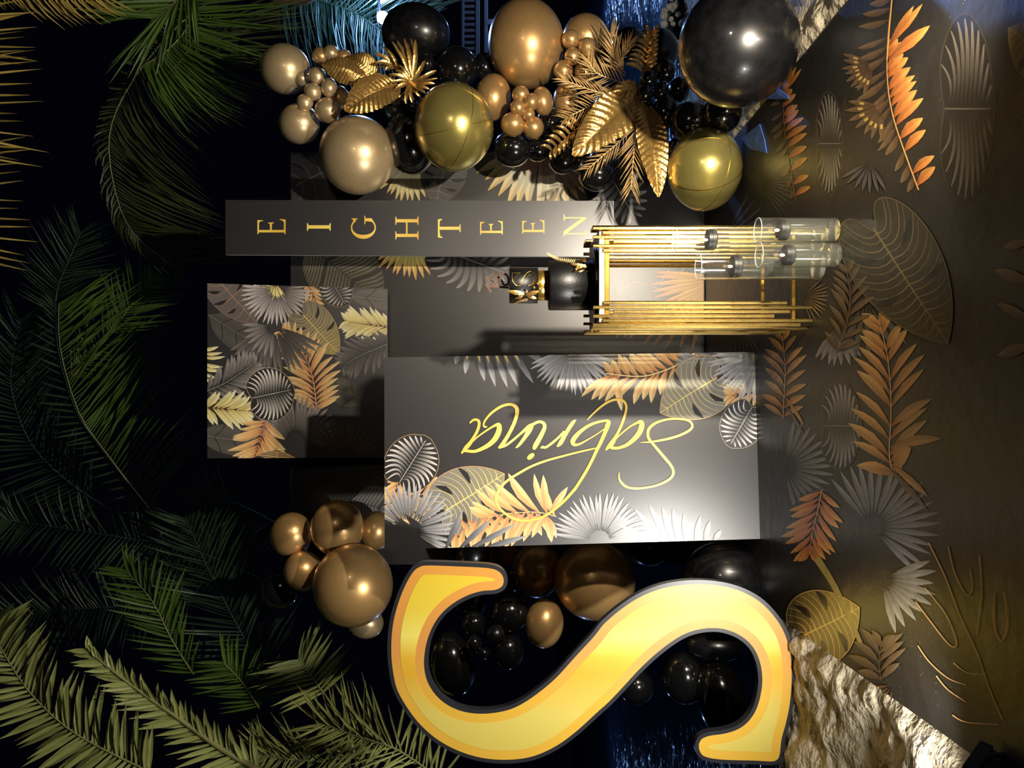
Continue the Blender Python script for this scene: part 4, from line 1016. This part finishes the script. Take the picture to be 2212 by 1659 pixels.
BL = [
 (630, 1155, 45, 48, 4.50, 'gold', 'gold balloon at the top of the left garland'),
 (729, 1140, 57, 60, 4.40, 'gold', 'gold balloon beside the board corner with a bright squared reflection'),
 (655, 1233, 41, 43, 4.42, 'gold', 'smaller gold balloon on the outer side of the left garland'),
 (763, 1263, 85, 89, 4.28, 'gold', 'large gold balloon next to the upper bend of the letter S'),
 (812, 1146, 36, 42, 4.55, 'gold', 'dim gold balloon half hidden behind the name board edge'),
 (790, 1345, 39, 33, 4.50, 'pale', 'gold balloon peeking out below the large left one'),
 (608, 1272, 40, 42, 4.58, 'black', 'black balloon lost in the dark at the outer edge of the left garland'),
 (1022, 1203, 36, 40, 4.45, 'mottled', 'black balloon between the name board and the upper arm of the S'),
 (1015, 1292, 40, 40, 4.42, 'black', 'black balloon at the top inside the upper bowl of the S'),
 (1100, 1323, 42, 42, 4.30, 'black', 'black balloon at the right inside the upper bowl of the S'),
 (1024, 1347, 26, 28, 4.30, 'black', 'small black balloon with a pear shape inside the upper bowl of the S'),
 (1071, 1371, 21, 22, 4.14, 'mottled', 'small black balloon with a grey sheen in the centre of the S bowl'),
 (1025, 1390, 16, 19, 4.14, 'black', 'small black balloon left of the centre in the S bowl'),
 (1045, 1411, 13, 13, 4.14, 'black', 'tiny black balloon in the S bowl'),
 (1098, 1404, 35, 40, 4.30, 'black', 'black balloon low on the right inside the upper bowl of the S'),
 (978, 1432, 50, 72, 4.35, 'black', 'tall black balloon at the left inside the upper bowl of the S'),
 (1160, 1231, 54, 59, 4.45, 'gold', 'gold balloon half lit, left of the larger one below the name board'),
 (1284, 1253, 88, 84, 4.30, 'gold', 'large gold balloon behind the diagonal of the S, below the name board'),
 (1176, 1346, 41, 52, 4.25, 'gold', 'gold balloon close to the S diagonal, under two larger gold ones'),
 (1110, 1252, 22, 24, 4.40, 'black', 'small black balloon by the rounded tip of the upper S arm'),
 (1400, 1185, 44, 36, 4.55, 'mottled', 'black balloon behind the lower edge of the name board'),
 (1564, 1253, 92, 82, 3.92, 'mottled', 'large black balloon rising behind the lower bend of the S'),
 (1543, 1392, 62, 34, 4.05, 'mottled', 'black balloon at the top inside the lower bowl of the S'),
 (1477, 1463, 46, 55, 4.10, 'black', 'black balloon at the left inside the lower bowl of the S'),
 (1560, 1512, 52, 88, 3.98, 'black', 'tall black balloon filling the lower bowl of the S'),
 (1374, 1482, 38, 37, 4.25, 'black', 'black balloon under the diagonal of the S'),
]
for x, y, rx, ry, D, k, lab in BL: balloon(x, y, rx, ry, D, k, lab, LG)

# ================================================================== GOLD LEAVES IN THE GARLAND
LGRP = 'gold leaves in the right garland'
def big_leaf(label, b, t, wpx, D0, D1, bow=0.05, fold=0.30, ribs=13, twist=0.0):
    A_, B_ = W(*b, D0), W(*t, D1); ax = B_-A_; L = ax.length; out = Vector((0, -1, 0))
    out = (out-ax.normalized()*out.dot(ax.normalized())).normalized(); ac = ax.cross(out).normalized(); wd = wpx*(D0+D1)/2/F
    root = empty('ribbed_gold_leaf', A_, label, 'leaf', LGRP); nu, ns = 60, 10; vv, ff = [], []
    c, s_ = math.cos(math.radians(twist)), math.sin(math.radians(twist)); ac, out = ac*c+out*s_, out*c-ac*s_
    rnd = random.Random(int(b[0]))
    ph = rnd.random()*6
    mid = []
    for i in range(nu+1):
        u = i/nu; hw = wd/2*(math.sin(math.pi*min(0.995, 0.03+0.97*u**0.85))**0.62)
        base = A_+ax*u+out*(bow*math.sin(math.pi*u))
        mid.append(base+out*0.0015)
        for k in range(-ns, ns+1):
            q = k/ns; a = abs(q)
            z = fold*hw*a-0.25*hw*a*a + 0.030*wd*a**0.4*math.sin((u*ribs-a*1.6+0.2*(q > 0))*2*math.pi) + 0.05*wd*a*math.sin(u*7+ph+q)
            vv.append(base+ac*hw*q*(1+0.02*math.sin(u*40))+out*z)
    m_ = 2*ns+1
    for i in range(nu):
        for k in range(2*ns): ff.append([i*m_+k, i*m_+k+1, (i+1)*m_+k+1, (i+1)*m_+k])
    from_data('leaf_blade', vv, ff, GOLDLEAF, root, smooth=True)
    v, f = tube([A_-ax*0.08]+mid[::4], [0.0028]*2+[0.0026-0.0018*i/15 for i in range(1, len(mid[::4]))], 6); from_data('midrib', v, f, GOLDLEAF, root, smooth=True)
def lobed_leaf(label, hub, tips, D, base=None, wpx=9, bowd=0.03, group=LGRP):
    c = W(*hub, D); root = empty('split_gold_leaf', c, label, 'leaf', group); rnd = random.Random(int(hub[0]))
    for t in tips:
        if len(t) == 4: b = W(t[2], t[3], D)
        else: b = c
        e = W(t[0], t[1], D+rnd.uniform(-0.05, 0.03)); ax = e-b; L = ax.length; out = Vector((0, -1, 0)); ac = ax.cross(out).normalized()
        wd = wpx*D/F*(0.8+0.5*rnd.random()); vv, ff = [], []
        for i in range(9):
            u = i/8; hw = wd/2*(0.35+0.65*math.sin(math.pi*min(0.97, u*0.8+0.15)))*(1.0 if u < 0.95 else 0.35)
            wob = ac*(0.06*L*math.sin(u*3+rnd.random()*0.3))
            for k in (-1, -0.5, 0, 0.5, 1):
                vv.append(b+ax*u+ac*hw*k+wob+out*(bowd*math.sin(math.pi*u*0.8)+0.35*hw*abs(k)+0.002*math.sin(u*25+k)))
        for i in range(8):
            for k in range(4): ff.append([i*5+k, i*5+k+1, (i+1)*5+k+1, (i+1)*5+k])
        from_data('lobe', vv, ff, GOLDLEAF, root, smooth=True)
    if base:
        v, f = tube([W(*q, D+0.004) for q in base], 0.003, 6); from_data('leaf_stem', v, f, GOLDLEAF, root)
    return root
def gold_frond(label, path, n, Lpx, D0, D1, ang=42, wpx=3.0, sides=(1, -1)):
    pts = catmull(path, 6); m_ = len(pts); P3 = [W(*q, D0+(D1-D0)*i/(m_-1)) for i, q in enumerate(pts)]
    root = empty('gold_palm_frond', P3[0], label, 'palm frond', LGRP); rnd = random.Random(int(path[0][0]+path[-1][1]))
    V, Fc = [], []
    for i in range(n):
        s = 0.12+0.88*(i+0.5)/n; x = s*(m_-1); k = min(m_-2, int(x)); p = P3[k].lerp(P3[k+1], x-k)
        t = (P3[k+1]-P3[k]).normalized(); sd0 = t.cross(Vector((0, -1, 0))).normalized()
        for sg in sides:
            a = math.radians(ang*(1.2-0.5*s)+rnd.uniform(-6, 6)); d = (t*math.cos(a)+sd0*sg*math.sin(a)+Vector((0, rnd.uniform(-0.35, 0.15), 0))).normalized()
            L = Lpx*D0/F*(0.75+0.5*math.sin(math.pi*min(1, s*0.85+0.1)))*(0.85+0.3*rnd.random()); wd = wpx*D0/F
            c = d.cross(Vector((0, -1, 0))).normalized()*wd/2; j = len(V)
            e = p+d*L; mm = p+d*L*0.5+Vector((0, -0.01, 0))
            V += [p-c*0.5, p+c*0.5, mm+c, mm-c, e, mm+Vector((0, -0.004, 0)), p+Vector((0, -0.003, 0))]
            Fc += [[j, j+6, j+5, j+3], [j+6, j+1, j+2, j+5], [j+3, j+5, j+4], [j+5, j+2, j+4]]
    o = from_data('leaflets', V, Fc, GOLDLEAF2, root); o['kind'] = 'stuff'
    v, f = tube(P3[::2]+[P3[-1]], 0.003, 6); from_data('frond_stem', v, f, GOLDLEAF2, root, smooth=True)
ZT = lambda x, y: (690+x/8.193, 70+y/8.193)
ZC = lambda x, y: (1180+x/4.483, 60+y/4.483)
big_leaf('ribbed gold leaf pointing up beside the upper little balloon cluster', ZT(800, 800), ZT(40, 560), 56, 4.36, 4.32, fold=-0.25)
big_leaf('shaded ribbed gold leaf behind the upper two, under the lamp glow', ZT(1020, 780), ZT(520, 420), 50, 4.42, 4.40, fold=0.2)
big_leaf('broad bright ribbed gold leaf above the large pale gold balloon', ZT(1400, 930), ZT(450, 1395), 78, 4.30, 4.22, bow=0.06)
T = [ZT(*q) for q in ((1290, 190), (1390, 170), (1510, 130), (1630, 130), (1700, 150), (1880, 520), (2080, 700), (2090, 840), (2050, 930), (1960, 1030), (1890, 1100), (1800, 1170), (1650, 1260), (1540, 1280), (1300, 1110), (1260, 930), (1240, 770), (1350, 690), (1420, 600))]
lobed_leaf('split gold leaf with long fingers in the upper bouquet', ZT(1640, 900), T, 4.26, base=[ZT(1640, 900), ZT(1480, 1080), ZT(1400, 1150)], wpx=8)
lobed_leaf('dark split gold leaf behind the long fingered one', ZT(1400, 640), [ZT(*q) for q in ((1130, 280), (980, 400), (1000, 560), (1060, 640), (1180, 700), (1250, 430))], 4.36, wpx=8)
big_leaf('broad ribbed gold leaf in front of the lower bouquet', ZC(900, 650), ZC(262, 1235), 92, 4.17, 4.07, bow=0.06)
big_leaf('long ribbed gold leaf hanging straight down from the lower bouquet', ZC(950, 770), ZC(1085, 1640), 64, 4.13, 4.05, bow=0.05, fold=0.5, ribs=16)
big_leaf('short folded gold leaf at the lower bouquet hub', ZC(900, 560), ZC(560, 740), 34, 4.19, 4.13, fold=0.5, ribs=6)
gold_frond('gold palm frond fanning upward at the top of the lower bouquet', [ZC(*q) for q in ((760, 470), (690, 380), (650, 250), (620, 60))], 15, 44, 4.25, 4.20, ang=30)
gold_frond('gold palm frond leaning up and right in the lower bouquet', [ZC(*q) for q in ((770, 450), (720, 350), (760, 230), (810, 140))], 10, 30, 4.23, 4.17, ang=30)
gold_frond('gold palm frond with long leaflets pointing up left in the lower bouquet', [ZC(*q) for q in ((840, 560), (640, 500), (480, 430), (400, 300))], 15, 42, 4.23, 4.15, ang=42)
gold_frond('gold palm frond reaching left in the lower bouquet', [ZC(*q) for q in ((840, 600), (640, 650), (400, 590), (160, 500))], 18, 34, 4.19, 4.15, ang=32)
gold_frond('shaded gold palm frond over the oval gold balloon', [ZC(*q) for q in ((780, 640), (560, 700), (380, 780), (180, 880))], 18, 36, 4.21, 4.19, ang=50)
gold_frond('gold palm frond hanging down between the two ribbed leaves', [ZC(*q) for q in ((880, 760), (880, 950), (850, 1200), (820, 1560))], 22, 50, 4.12, 4.08, ang=34)
gold_frond('thin gold palm frond reaching down left from the lower bouquet', [ZC(*q) for q in ((830, 980), (700, 1110), (560, 1230), (400, 1370))], 13, 34, 4.15, 4.13, ang=32)
TL = []
for i in range(9):
    u = i/8; bx, by = 950+60*u, 430-360*u
    TL.append((*ZC(bx-190+110*u, by-60-10*u), *ZC(bx, by))); TL.append((*ZC(bx+120-40*u, by-80), *ZC(bx, by)))
lobed_leaf('split gold leaf standing upright at the top of the lower bouquet', ZC(950, 430), TL, 4.19, base=[ZC(930, 480), ZC(960, 400), ZC(1000, 200), ZC(1010, 60)], wpx=8)
TL = []
for i in range(7):
    u = i/6; bx, by = 320-260*u, 960+230*u
    TL.append((*ZC(bx-150+40*u, by-90+50*u), *ZC(bx, by))); TL.append((*ZC(bx-20, by+170-70*u), *ZC(bx, by)))
lobed_leaf('split gold leaf sticking out low on the left of the lower bouquet', ZC(320, 960), TL, 4.21, base=[ZC(420, 900), ZC(320, 960), ZC(180, 1080), ZC(60, 1190)], wpx=8)

# ================================================================== PALMS, LAMPS AND FAR THINGS
def frond(label, path, n, Lpx, wpx, mat, ang=50, sides=(1, -1), single=False, droop=0.12, group='palm fronds around the display', Lfun=None, stem_r=0.007, jit=5, side_len=(1, 1), name='palm_frond', stem_mat=None, towards=0.1):
    """path: (px, py, depth) from the stalk to the tip"""
    pts = catmull(path, 6); m_ = len(pts); P3 = [W(*q) for q in pts]
    root = empty(name, P3[0], label, 'palm frond', group); rnd = random.Random(int(abs(path[0][0])+abs(path[-1][1])+n))
    V, Fc = [], []
    for i in range(n):
        s = 0.03+0.97*(i+0.5)/n; x = s*(m_-1); k = min(m_-2, int(x)); p = P3[k].lerp(P3[k+1], x-k)
        t = (P3[k+1]-P3[k]).normalized(); view = Vector((0, 1, 0)); sd0 = t.cross(-view).normalized(); D = p.y
        for sg in sides:
            sl = side_len[0] if sg > 0 else side_len[1]
            a = math.radians(ang*(1.15-0.35*s)+rnd.uniform(-jit, jit))
            d = (t*math.cos(a)+sd0*sg*math.sin(a)+Vector((0, rnd.uniform(-0.3, 0.3)-towards, 0))).normalized()
            L = Lpx*sl*D/F*(Lfun(s) if Lfun else (0.6+0.55*math.sin(math.pi*min(1, s*0.9+0.08))))*(0.85+0.3*rnd.random()); wd = wpx*D/F
            c = d.cross(view).normalized(); c = (c+view*rnd.uniform(-0.6, 0.6)).normalized()*wd/2
            fold = c.cross(d).normalized()*wd*0.22
            vv = []; 
            for j, (u, h) in enumerate(((0, 0.45), (0.3, 1), (0.65, 0.8), (1, 0.05))):
                q = p+d*L*u+Vector((0, 0, -droop*L*u*u))
                vv += [q-c*h, q+fold*h, q+c*h]
            ff = []
            for j in range(3):
                ff += [[3*j, 3*j+1, 3*j+4, 3*j+3], [3*j+1, 3*j+2, 3*j+5, 3*j+4]]
            if single: from_data('leaflet', vv, ff, mat, root)
            else:
                o_ = len(V); V += vv; Fc += [[q+o_ for q in g_] for g_ in ff]
    if not single:
        o = from_data('leaflets', V, Fc, mat, root); o['kind'] = 'stuff'
    v, f = tube(P3[::2]+[P3[-1]], [stem_r*(1-0.75*i/(len(P3[::2]))) for i in range(len(P3[::2])+1)], 7); from_data('frond_stem', v, f, stem_mat or (PALM_D if mat is PALM_D else PALM_S), root, smooth=True)
    return root
# the two bright fronds at the upper left
frond('bright green palm frond arching across the upper left corner', [(335, 1672, 4.6), (238, 1626, 4.6), (146, 1573, 4.6), (61, 1492, 4.6), (0, 1396, 4.55), (-20, 1350, 4.5)], 52, 118, 12, PALM_L, ang=62, single=True, droop=0.05, side_len=(1.0, 1.0), Lfun=lambda s: 0.95)
frond('bright green palm frond with a broken dry tip, beside the other bright one', [(570, 1668, 4.7), (480, 1619, 4.7), (384, 1550, 4.7), (327, 1511, 4.65), (254, 1457, 4.6), (190, 1405, 4.6)], 44, 92, 11, PALM_L, ang=42, single=True, droop=0.04, side_len=(0.75, 1.15), stem_r=0.02, Lfun=lambda s: 1.0-0.5*s)
# mid-distance dim fronds
frond('green palm frond with long leaflets reaching to the square board', [(330, 1110, 5.6), (231, 981, 5.6), (170, 890, 5.6), (130, 753, 5.6), (127, 655, 5.6)], 70, 200, 5, PALM_G, ang=68, sides=(1,), droop=0.05)
frond('ragged dark side of the palm frond facing the open sky', [(330, 1112, 5.65), (231, 983, 5.65), (165, 890, 5.65), (125, 753, 5.65), (120, 655, 5.65)], 34, 60, 5, PALM_D, ang=60, sides=(-1,), droop=0.05)
frond('dark palm frond at the top left edge of the sky', [(235, 1100, 6.2), (145, 1039, 6.2), (65, 956, 6.2), (25, 843, 6.2), (29, 760, 6.2), (45, 690, 6.2)], 64, 120, 4.5, PALM_D, ang=58, droop=0.05)
frond('dim palm frond pointing up towards the narrow board', [(150, 820, 5.9), (231, 731, 5.9), (290, 650, 5.9), (345, 590, 5.9)], 40, 85, 4.5, PALM_G, ang=48, droop=0.02)
frond('thin dark palm frond high in the middle of the sky', [(118, 680, 6.0), (125, 620, 6.0), (150, 560, 6.0), (175, 500, 6.0)], 34, 95, 3.5, PALM_D, ang=55, droop=0.05)
frond('long drooping palm frond hanging from the upper right', [(480, -12, 5.4), (398, 43, 5.4), (315, 134, 5.4), (253, 235, 5.5), (235, 325, 5.6), (260, 452, 5.7), (307, 524, 5.7), (380, 578, 5.7)], 110, 165, 4.5, PALM_O, ang=50, sides=(-1, 1), droop=0.55, side_len=(0.42, 1.0))
frond('folded olive palm fan at the upper right edge', [(420, -60, 5.0), (392, -12, 5.0), (360, 22, 5.0), (330, 40, 5.0)], 24, 170, 7, PALM_G, ang=34, sides=(-1, 1), droop=-0.05, Lfun=lambda s: 0.9)
frond('olive drooping palm skirt above the right garland', [(430, -30, 5.1), (410, 50, 5.1), (360, 110, 5.1), (310, 140, 5.1)], 60, 190, 5, PALM_G, ang=100, sides=(-1,), droop=0.2, Lfun=lambda s: 1.0-0.3*s)
frond('dry palm mass behind the topmost gold balloon', [(430, 60, 5.3), (400, 120, 5.3), (350, 170, 5.3)], 70, 215, 4, PALM_O, ang=118, sides=(-1,), droop=0.25, Lfun=lambda s: 1.05-0.3*s)
# overhead tips close to the camera
YG = 'yellow warm-lit palm tips hanging in at the top'
for k, (y0, y1, D, lab) in enumerate(((30, 130, 3.2, 'yellow warm-lit palm tips at the top edge nearest the upper right corner'), (140, 340, 3.0, 'yellow warm-lit palm tips hanging at the top edge, second from the right'), (330, 560, 3.1, 'yellow warm-lit palm tips at the top edge right of the centre'))):
    frond(lab, [(-70, y0-20, D), (-62, (y0+y1)/2, D), (-55, y1, D)], 13, 118, 5.0, PALM_Y, ang=86, sides=(-1, 1), droop=0.25, group=YG, Lfun=lambda s: 0.95)
frond('yellow warm-lit fringe palm frond in the upper right corner', [(-40, -40, 3.4), (60, -25, 3.4), (160, -12, 3.4), (230, -14, 3.4)], 34, 70, 5, PALM_Y, ang=62, sides=(-1, 1), droop=0.5, group=YG)
# dark fronds on the left
frond('yellow-green lit palm frond in the dark left of the sky', [(420, 1460, 5.2), (370, 1380, 5.2), (330, 1300, 5.2), (270, 1230, 5.2)], 26, 92, 7, PALM_G, ang=45, sides=(1, -1), droop=0.02)
frond('short bright palm spray above the letter S', [(700, 1500, 4.9), (665, 1450, 4.9), (645, 1425, 4.9)], 14, 110, 9, PALM_L, ang=70, sides=(1, -1), droop=0.02)
frond('olive palm spray left of the short bright one', [(560, 1530, 5.0), (520, 1470, 5.0), (480, 1430, 5.0)], 18, 90, 8, PALM_G, ang=55, droop=0.02)
frond('tangled olive palm leaves along the left edge beside the S', [(960, 1690, 4.6), (860, 1620, 4.6), (770, 1590, 4.6), (690, 1560, 4.6)], 44, 130, 6, PALM_L, ang=55, droop=0.05, jit=25)
frond('tangled palm leaves at the left edge above the S', [(800, 1680, 4.8), (720, 1650, 4.8), (620, 1640, 4.8), (560, 1630, 4.8)], 40, 110, 6, PALM_L, ang=60, droop=0.05, jit=25)
frond('dark palm frond behind the left garland', [(640, 1560, 5.6), (540, 1400, 5.6), (460, 1250, 5.6), (400, 1120, 5.6)], 60, 150, 5, PALM_D, ang=52)
frond('dark palm frond crossing the left of the sky', [(560, 1250, 6.0), (420, 1190, 6.0), (260, 1160, 6.0), (60, 1130, 6.0), (0, 1122, 6.0)], 70, 90, 4.5, PALM_D, ang=62)
frond('dark palm frond low in the left of the sky', [(420, 1300, 6.3), (260, 1310, 6.3), (120, 1320, 6.3), (0, 1340, 6.3)], 55, 100, 4.5, PALM_D, ang=62)
frond('dark palm frond between the square board and the left garland', [(640, 1160, 5.9), (560, 1110, 5.9), (480, 1080, 5.9), (420, 1090, 5.9)], 40, 90, 4.5, PALM_D, ang=58)
# palms behind by the blue lamp
for k, (pth, lab) in enumerate((([(640, -60, 8.5), (720, -40, 8.5), (800, -10, 8.6), (860, 30, 8.6)], 'palm frond lit blue by the garden lamp'), ([(600, -20, 8.2), (690, 0, 8.2), (770, 30, 8.2), (840, 80, 8.2)], 'blue green palm frond left of the garden lamp'), ([(760, -90, 9.3), (840, -60, 9.3), (900, -20, 9.3), (950, 20, 9.3)], 'palm frond behind the garden lamp'))):
    frond(lab, pth, 60, 150, 3.2, PALM_D, ang=72, droop=0.2, sides=(1, -1))
# trunk in the upper right corner
v, f = tube([W(560, -30, 6.2), W(600, -14, 6.2), W(650, -14, 6.25), W(720, -60, 6.3), W(1300, -120, 6.5)], [0.05, 0.085, 0.09, 0.12, 0.16], 14)
pt_ = empty('palm_tree', W(1300, -120, 6.5), 'pinkish palm trunk touching the upper right edge', 'palm tree')
from_data('trunk', v, f, TRUNK, pt_, smooth=True)

# garden lamps: small blue-white lights
BLUE = emit_mat('blue_white_lamp', (0.35, 0.6, 1.0), 60)
for (x, y, D, pw, lab) in ((827, 38, 7.4, 240, 'glowing blue white garden lamp behind the large black balloon'), (826, -4, 8.2, 130, 'second blue white garden lamp at the edge above the first')):
    c = W(x, y, D); root = empty('garden_lamp', (c.x, c.y, -0.2), lab, 'lamp', 'blue garden lamps')
    v, f = lathe([(0.06*math.sin(math.pi*i/12), 0.06*math.cos(math.pi*i/12)) for i in range(13)], 20, None, c); from_data('bulb', v, f, BLUE, root, smooth=True)
    v, f = tube([Vector((c.x, c.y+0.05, c.z+0.04)), Vector((c.x+0.5, c.y+0.05, c.z+0.06)), Vector((c.x+1.2, c.y+0.05, c.z)), Vector((c.x+1.25, c.y+0.05, -0.2))], 0.016, 8); from_data('lamp_arm', v, f, BLACKPLASTIC, root)
    v, f = lathe([(0.05, c.z+0.055), (0.07, c.z+0.05), (0.0, c.z+0.08)], 16, None, (c.x, c.y+0.02, 0)); from_data('lamp_cap', v, f, BLACKPLASTIC, root)
    l_ = bpy.data.lights.new('garden_lamp_light', 'POINT'); l_.energy = pw; l_.color = (0.22, 0.42, 1.0); l_.shadow_soft_size = 0.05
    lo = bpy.data.objects.new('garden_lamp_light', l_); COL.objects.link(lo); lo.location = c+Vector((0, -0.12, 0))

for (x, y, D, pw, lab) in ((1165, -40, 11.5, 110, 'added low blue lamp out of view beside the pool, right'), (1150, 1735, 10.5, 45, 'added low blue lamp out of view beside the pool, left')):  # added lamps out of view, put in for blue streaks on the water
    c = W(x, y, D); root = empty('added_pool_lamp', (c.x, c.y, -0.2), lab, 'lamp', 'blue garden lamps')
    v, f = lathe([(0.05*math.sin(math.pi*i/12), 0.05*math.cos(math.pi*i/12)) for i in range(13)], 20, None, c); from_data('bulb', v, f, BLUE, root, smooth=True)
    v, f = tube([Vector((c.x, c.y, -0.22)), Vector((c.x, c.y, c.z-0.04))], 0.04, 10); from_data('lamp_post', v, f, BLACKPLASTIC, root)
    l_ = bpy.data.lights.new('added_pool_light', 'POINT'); l_.energy = pw; l_.color = (0.22, 0.42, 1.0); l_.shadow_soft_size = 0.06
    lo = bpy.data.objects.new('added_pool_light', l_); COL.objects.link(lo); lo.location = c+Vector((0, -0.12, 0))
# balustrade at the far side of the pool
D = 12.0; WOODD = M('dark_wood', (60, 58, 60), rough=0.6, var=0.2)
bal = empty('balustrade', W(1080, 80, D), 'dark wooden balustrade on the far side of the pool', 'balustrade')
for px_, hh in ((1032, 9), (1050, 8), (1000, 6)):
    a, b_ = W(px_, -60, D), W(px_, 150, D); c = (a+b_)/2; bevel_box('rail', c, (abs(a.x-b_.x), 0.08, hh*D/F), WOODD, bal, 0.005, 1)
for i in range(15):
    a = W(1016, -50+i*13, D); bevel_box('baluster', a, (0.05, 0.05, 26*D/F), WOODD, bal, 0.004, 1)
for i in (0, 1, 2):
    a = W(1085, -40+i*90, D); bevel_box('post', a, (0.09, 0.09, 70*D/F), WOODD, bal, 0.004, 1)

# pale stones at the pool edge on the right
STONE = M('pale_pool_stone', (176, 168, 150), rough=0.8, var=0.2, vscale=10, bump=0.5, bscale=30)
pile = empty('stone_edging', W(1490, 20, 5.5), 'pale stones edging the pool behind the huge black balloon', 'stones')
rnd = random.Random(3)
rockmes = []
for k in range(4):
    v, f = lathe([(math.sin(math.pi*i/6), math.cos(math.pi*i/6)) for i in range(7)], 8)
    v = [q*(1+0.25*noise.noise(q*1.7+Vector((k*9, 0, 0)))) for q in v]
    me = bpy.data.meshes.new('stone'); me.from_pydata([tuple(q) for q in v], [], f); me.materials.append(STONE)
    for p_ in me.polygons: p_.use_smooth = True
    rockmes.append(me)
for i in range(46):
    a, b_ = rnd.uniform(1432, 1492), rnd.uniform(-40, 62); dd = rnd.uniform(5.3, 5.5)
    o = bpy.data.objects.new('stone', rockmes[i % 4]); COL.objects.link(o); o.parent = pile; o.location = W(a, b_, dd)-pile.location
    s_ = rnd.uniform(0.012, 0.026); o.scale = (s_*1.2, s_, s_*1.2); o.rotation_euler = (rnd.random()*6, rnd.random()*6, rnd.random()*6)
slab = from_data('edging_bank', *box(W(1470, 0, 5.62), (0.5, 0.22, 0.24)), M('dark_bank', (40, 38, 36), rough=0.9, var=0.3), pile)

# scraps of blue cloth at the mat's edge
BLUEC = M('blue_cloth', (58, 92, 160), rough=0.8, var=0.15, vscale=12, bump=0.3, bscale=40)
for pts, lab in (([(1652, 214), (1672, 186), (1700, 206), (1704, 214)], 'blue cloth scrap beside the huge black balloon on the mat edge'), ([(1600, 300), (1640, 268), (1650, 300), (1655, 330), (1620, 322)], 'blue cloth scrap behind the lower foil orb')):
    c = [Wplane(x, y, Vector((0, 0, 0.007)), UP) for x, y in pts]; ctr = sum(c, Vector())/len(c)
    vv = c+[ctr+Vector((0, 0, 0.003))]+[q+Vector((0, 0, -0.006)) for q in c]; n_ = len(c)
    ff = [[i, (i+1) % n_, n_] for i in range(n_)]+[[i, n_+1+i, n_+1+(i+1) % n_, (i+1) % n_] for i in range(n_)]
    o = from_data('blue_cloth', vv, ff, BLUEC); tag(o, lab, 'cloth'); origin_to(o, ctr)

# ================================================================== FLOOD LIGHT FIXTURES
GLOW = emit_mat('flood_lens', (1.0, 0.93, 0.80), 6)
for L_, aim, lab in ((LAMP_R, Vector((0.45, 4.5, 1.75)), 'black floor flood light out at the right'), (LAMP_L, Vector((-0.60, 3.5, 1.55)), 'black floor flood light in the near left corner')):
    d = (aim-L_).normalized(); root = empty('flood_light', (L_.x, L_.y, 0), lab, 'flood light', 'floor flood lights')
    q = d.to_track_quat('-Y', 'Z').to_matrix()
    def pt(x, y, z): return L_+q @ Vector((x, y, z))
    def obox(nm, c, s, mat, par=None):
        v, f = box(c, s); return from_data(nm, [pt(*w_) for w_ in v], f, mat, par or root)
    hz = obox('housing', (0, 0.085, 0), (0.17, 0.06, 0.12), BLACKPLASTIC)
    for s_ in (-1, 1):
        obox('rim', (0, 0.045, s_*0.062), (0.18, 0.03, 0.008), BLACKPLASTIC, hz); obox('rim', (s_*0.088, 0.045, 0), (0.008, 0.03, 0.13), BLACKPLASTIC, hz)
    obox('lens', (0, 0.052, 0), (0.16, 0.004, 0.11), GLOW, hz)
    b0 = L_-d*0.085
    v, f = join([tube([Vector((b0.x-0.1, b0.y, 0.004)), Vector((b0.x-0.1, b0.y, b0.z)), Vector((b0.x-0.08, b0.y, b0.z))], 0.007), tube([Vector((b0.x+0.1, b0.y, 0.004)), Vector((b0.x+0.1, b0.y, b0.z)), Vector((b0.x+0.08, b0.y, b0.z))], 0.007), tube([Vector((b0.x-0.1, b0.y, 0.008)), Vector((b0.x+0.1, b0.y, 0.008))], 0.007)])
    from_data('bracket', v, f, BLACKPLASTIC, root)


# fixture made up to carry the added fill light, out of view
tl = empty('added_fill_lamp', (1.62, 0.3, 0.0), 'added warm fill lamp on a pole, out of view to the right', 'lamp')
v, f = tube([Vector((1.62, 0.12, 0.0)), Vector((1.62, 0.12, 2.1)), Vector((1.5, 0.3, 2.14))], 0.018, 8); from_data('pole', v, f, BLACKPLASTIC, tl)
v, f = lathe([(0.02, 2.13), (0.12, 2.07), (0.11, 2.07), (0.0, 2.10)], 20, None, (1.5, 0.3, 0)); from_data('shade', v, f, BLACKPLASTIC, tl)
v, f = lathe([(0.03*math.sin(math.pi*i/10), 2.04+0.03*math.cos(math.pi*i/10)) for i in range(11)], 14, None, (1.5, 0.3, 0)); from_data('bulb', v, f, GLOW, tl, smooth=True)
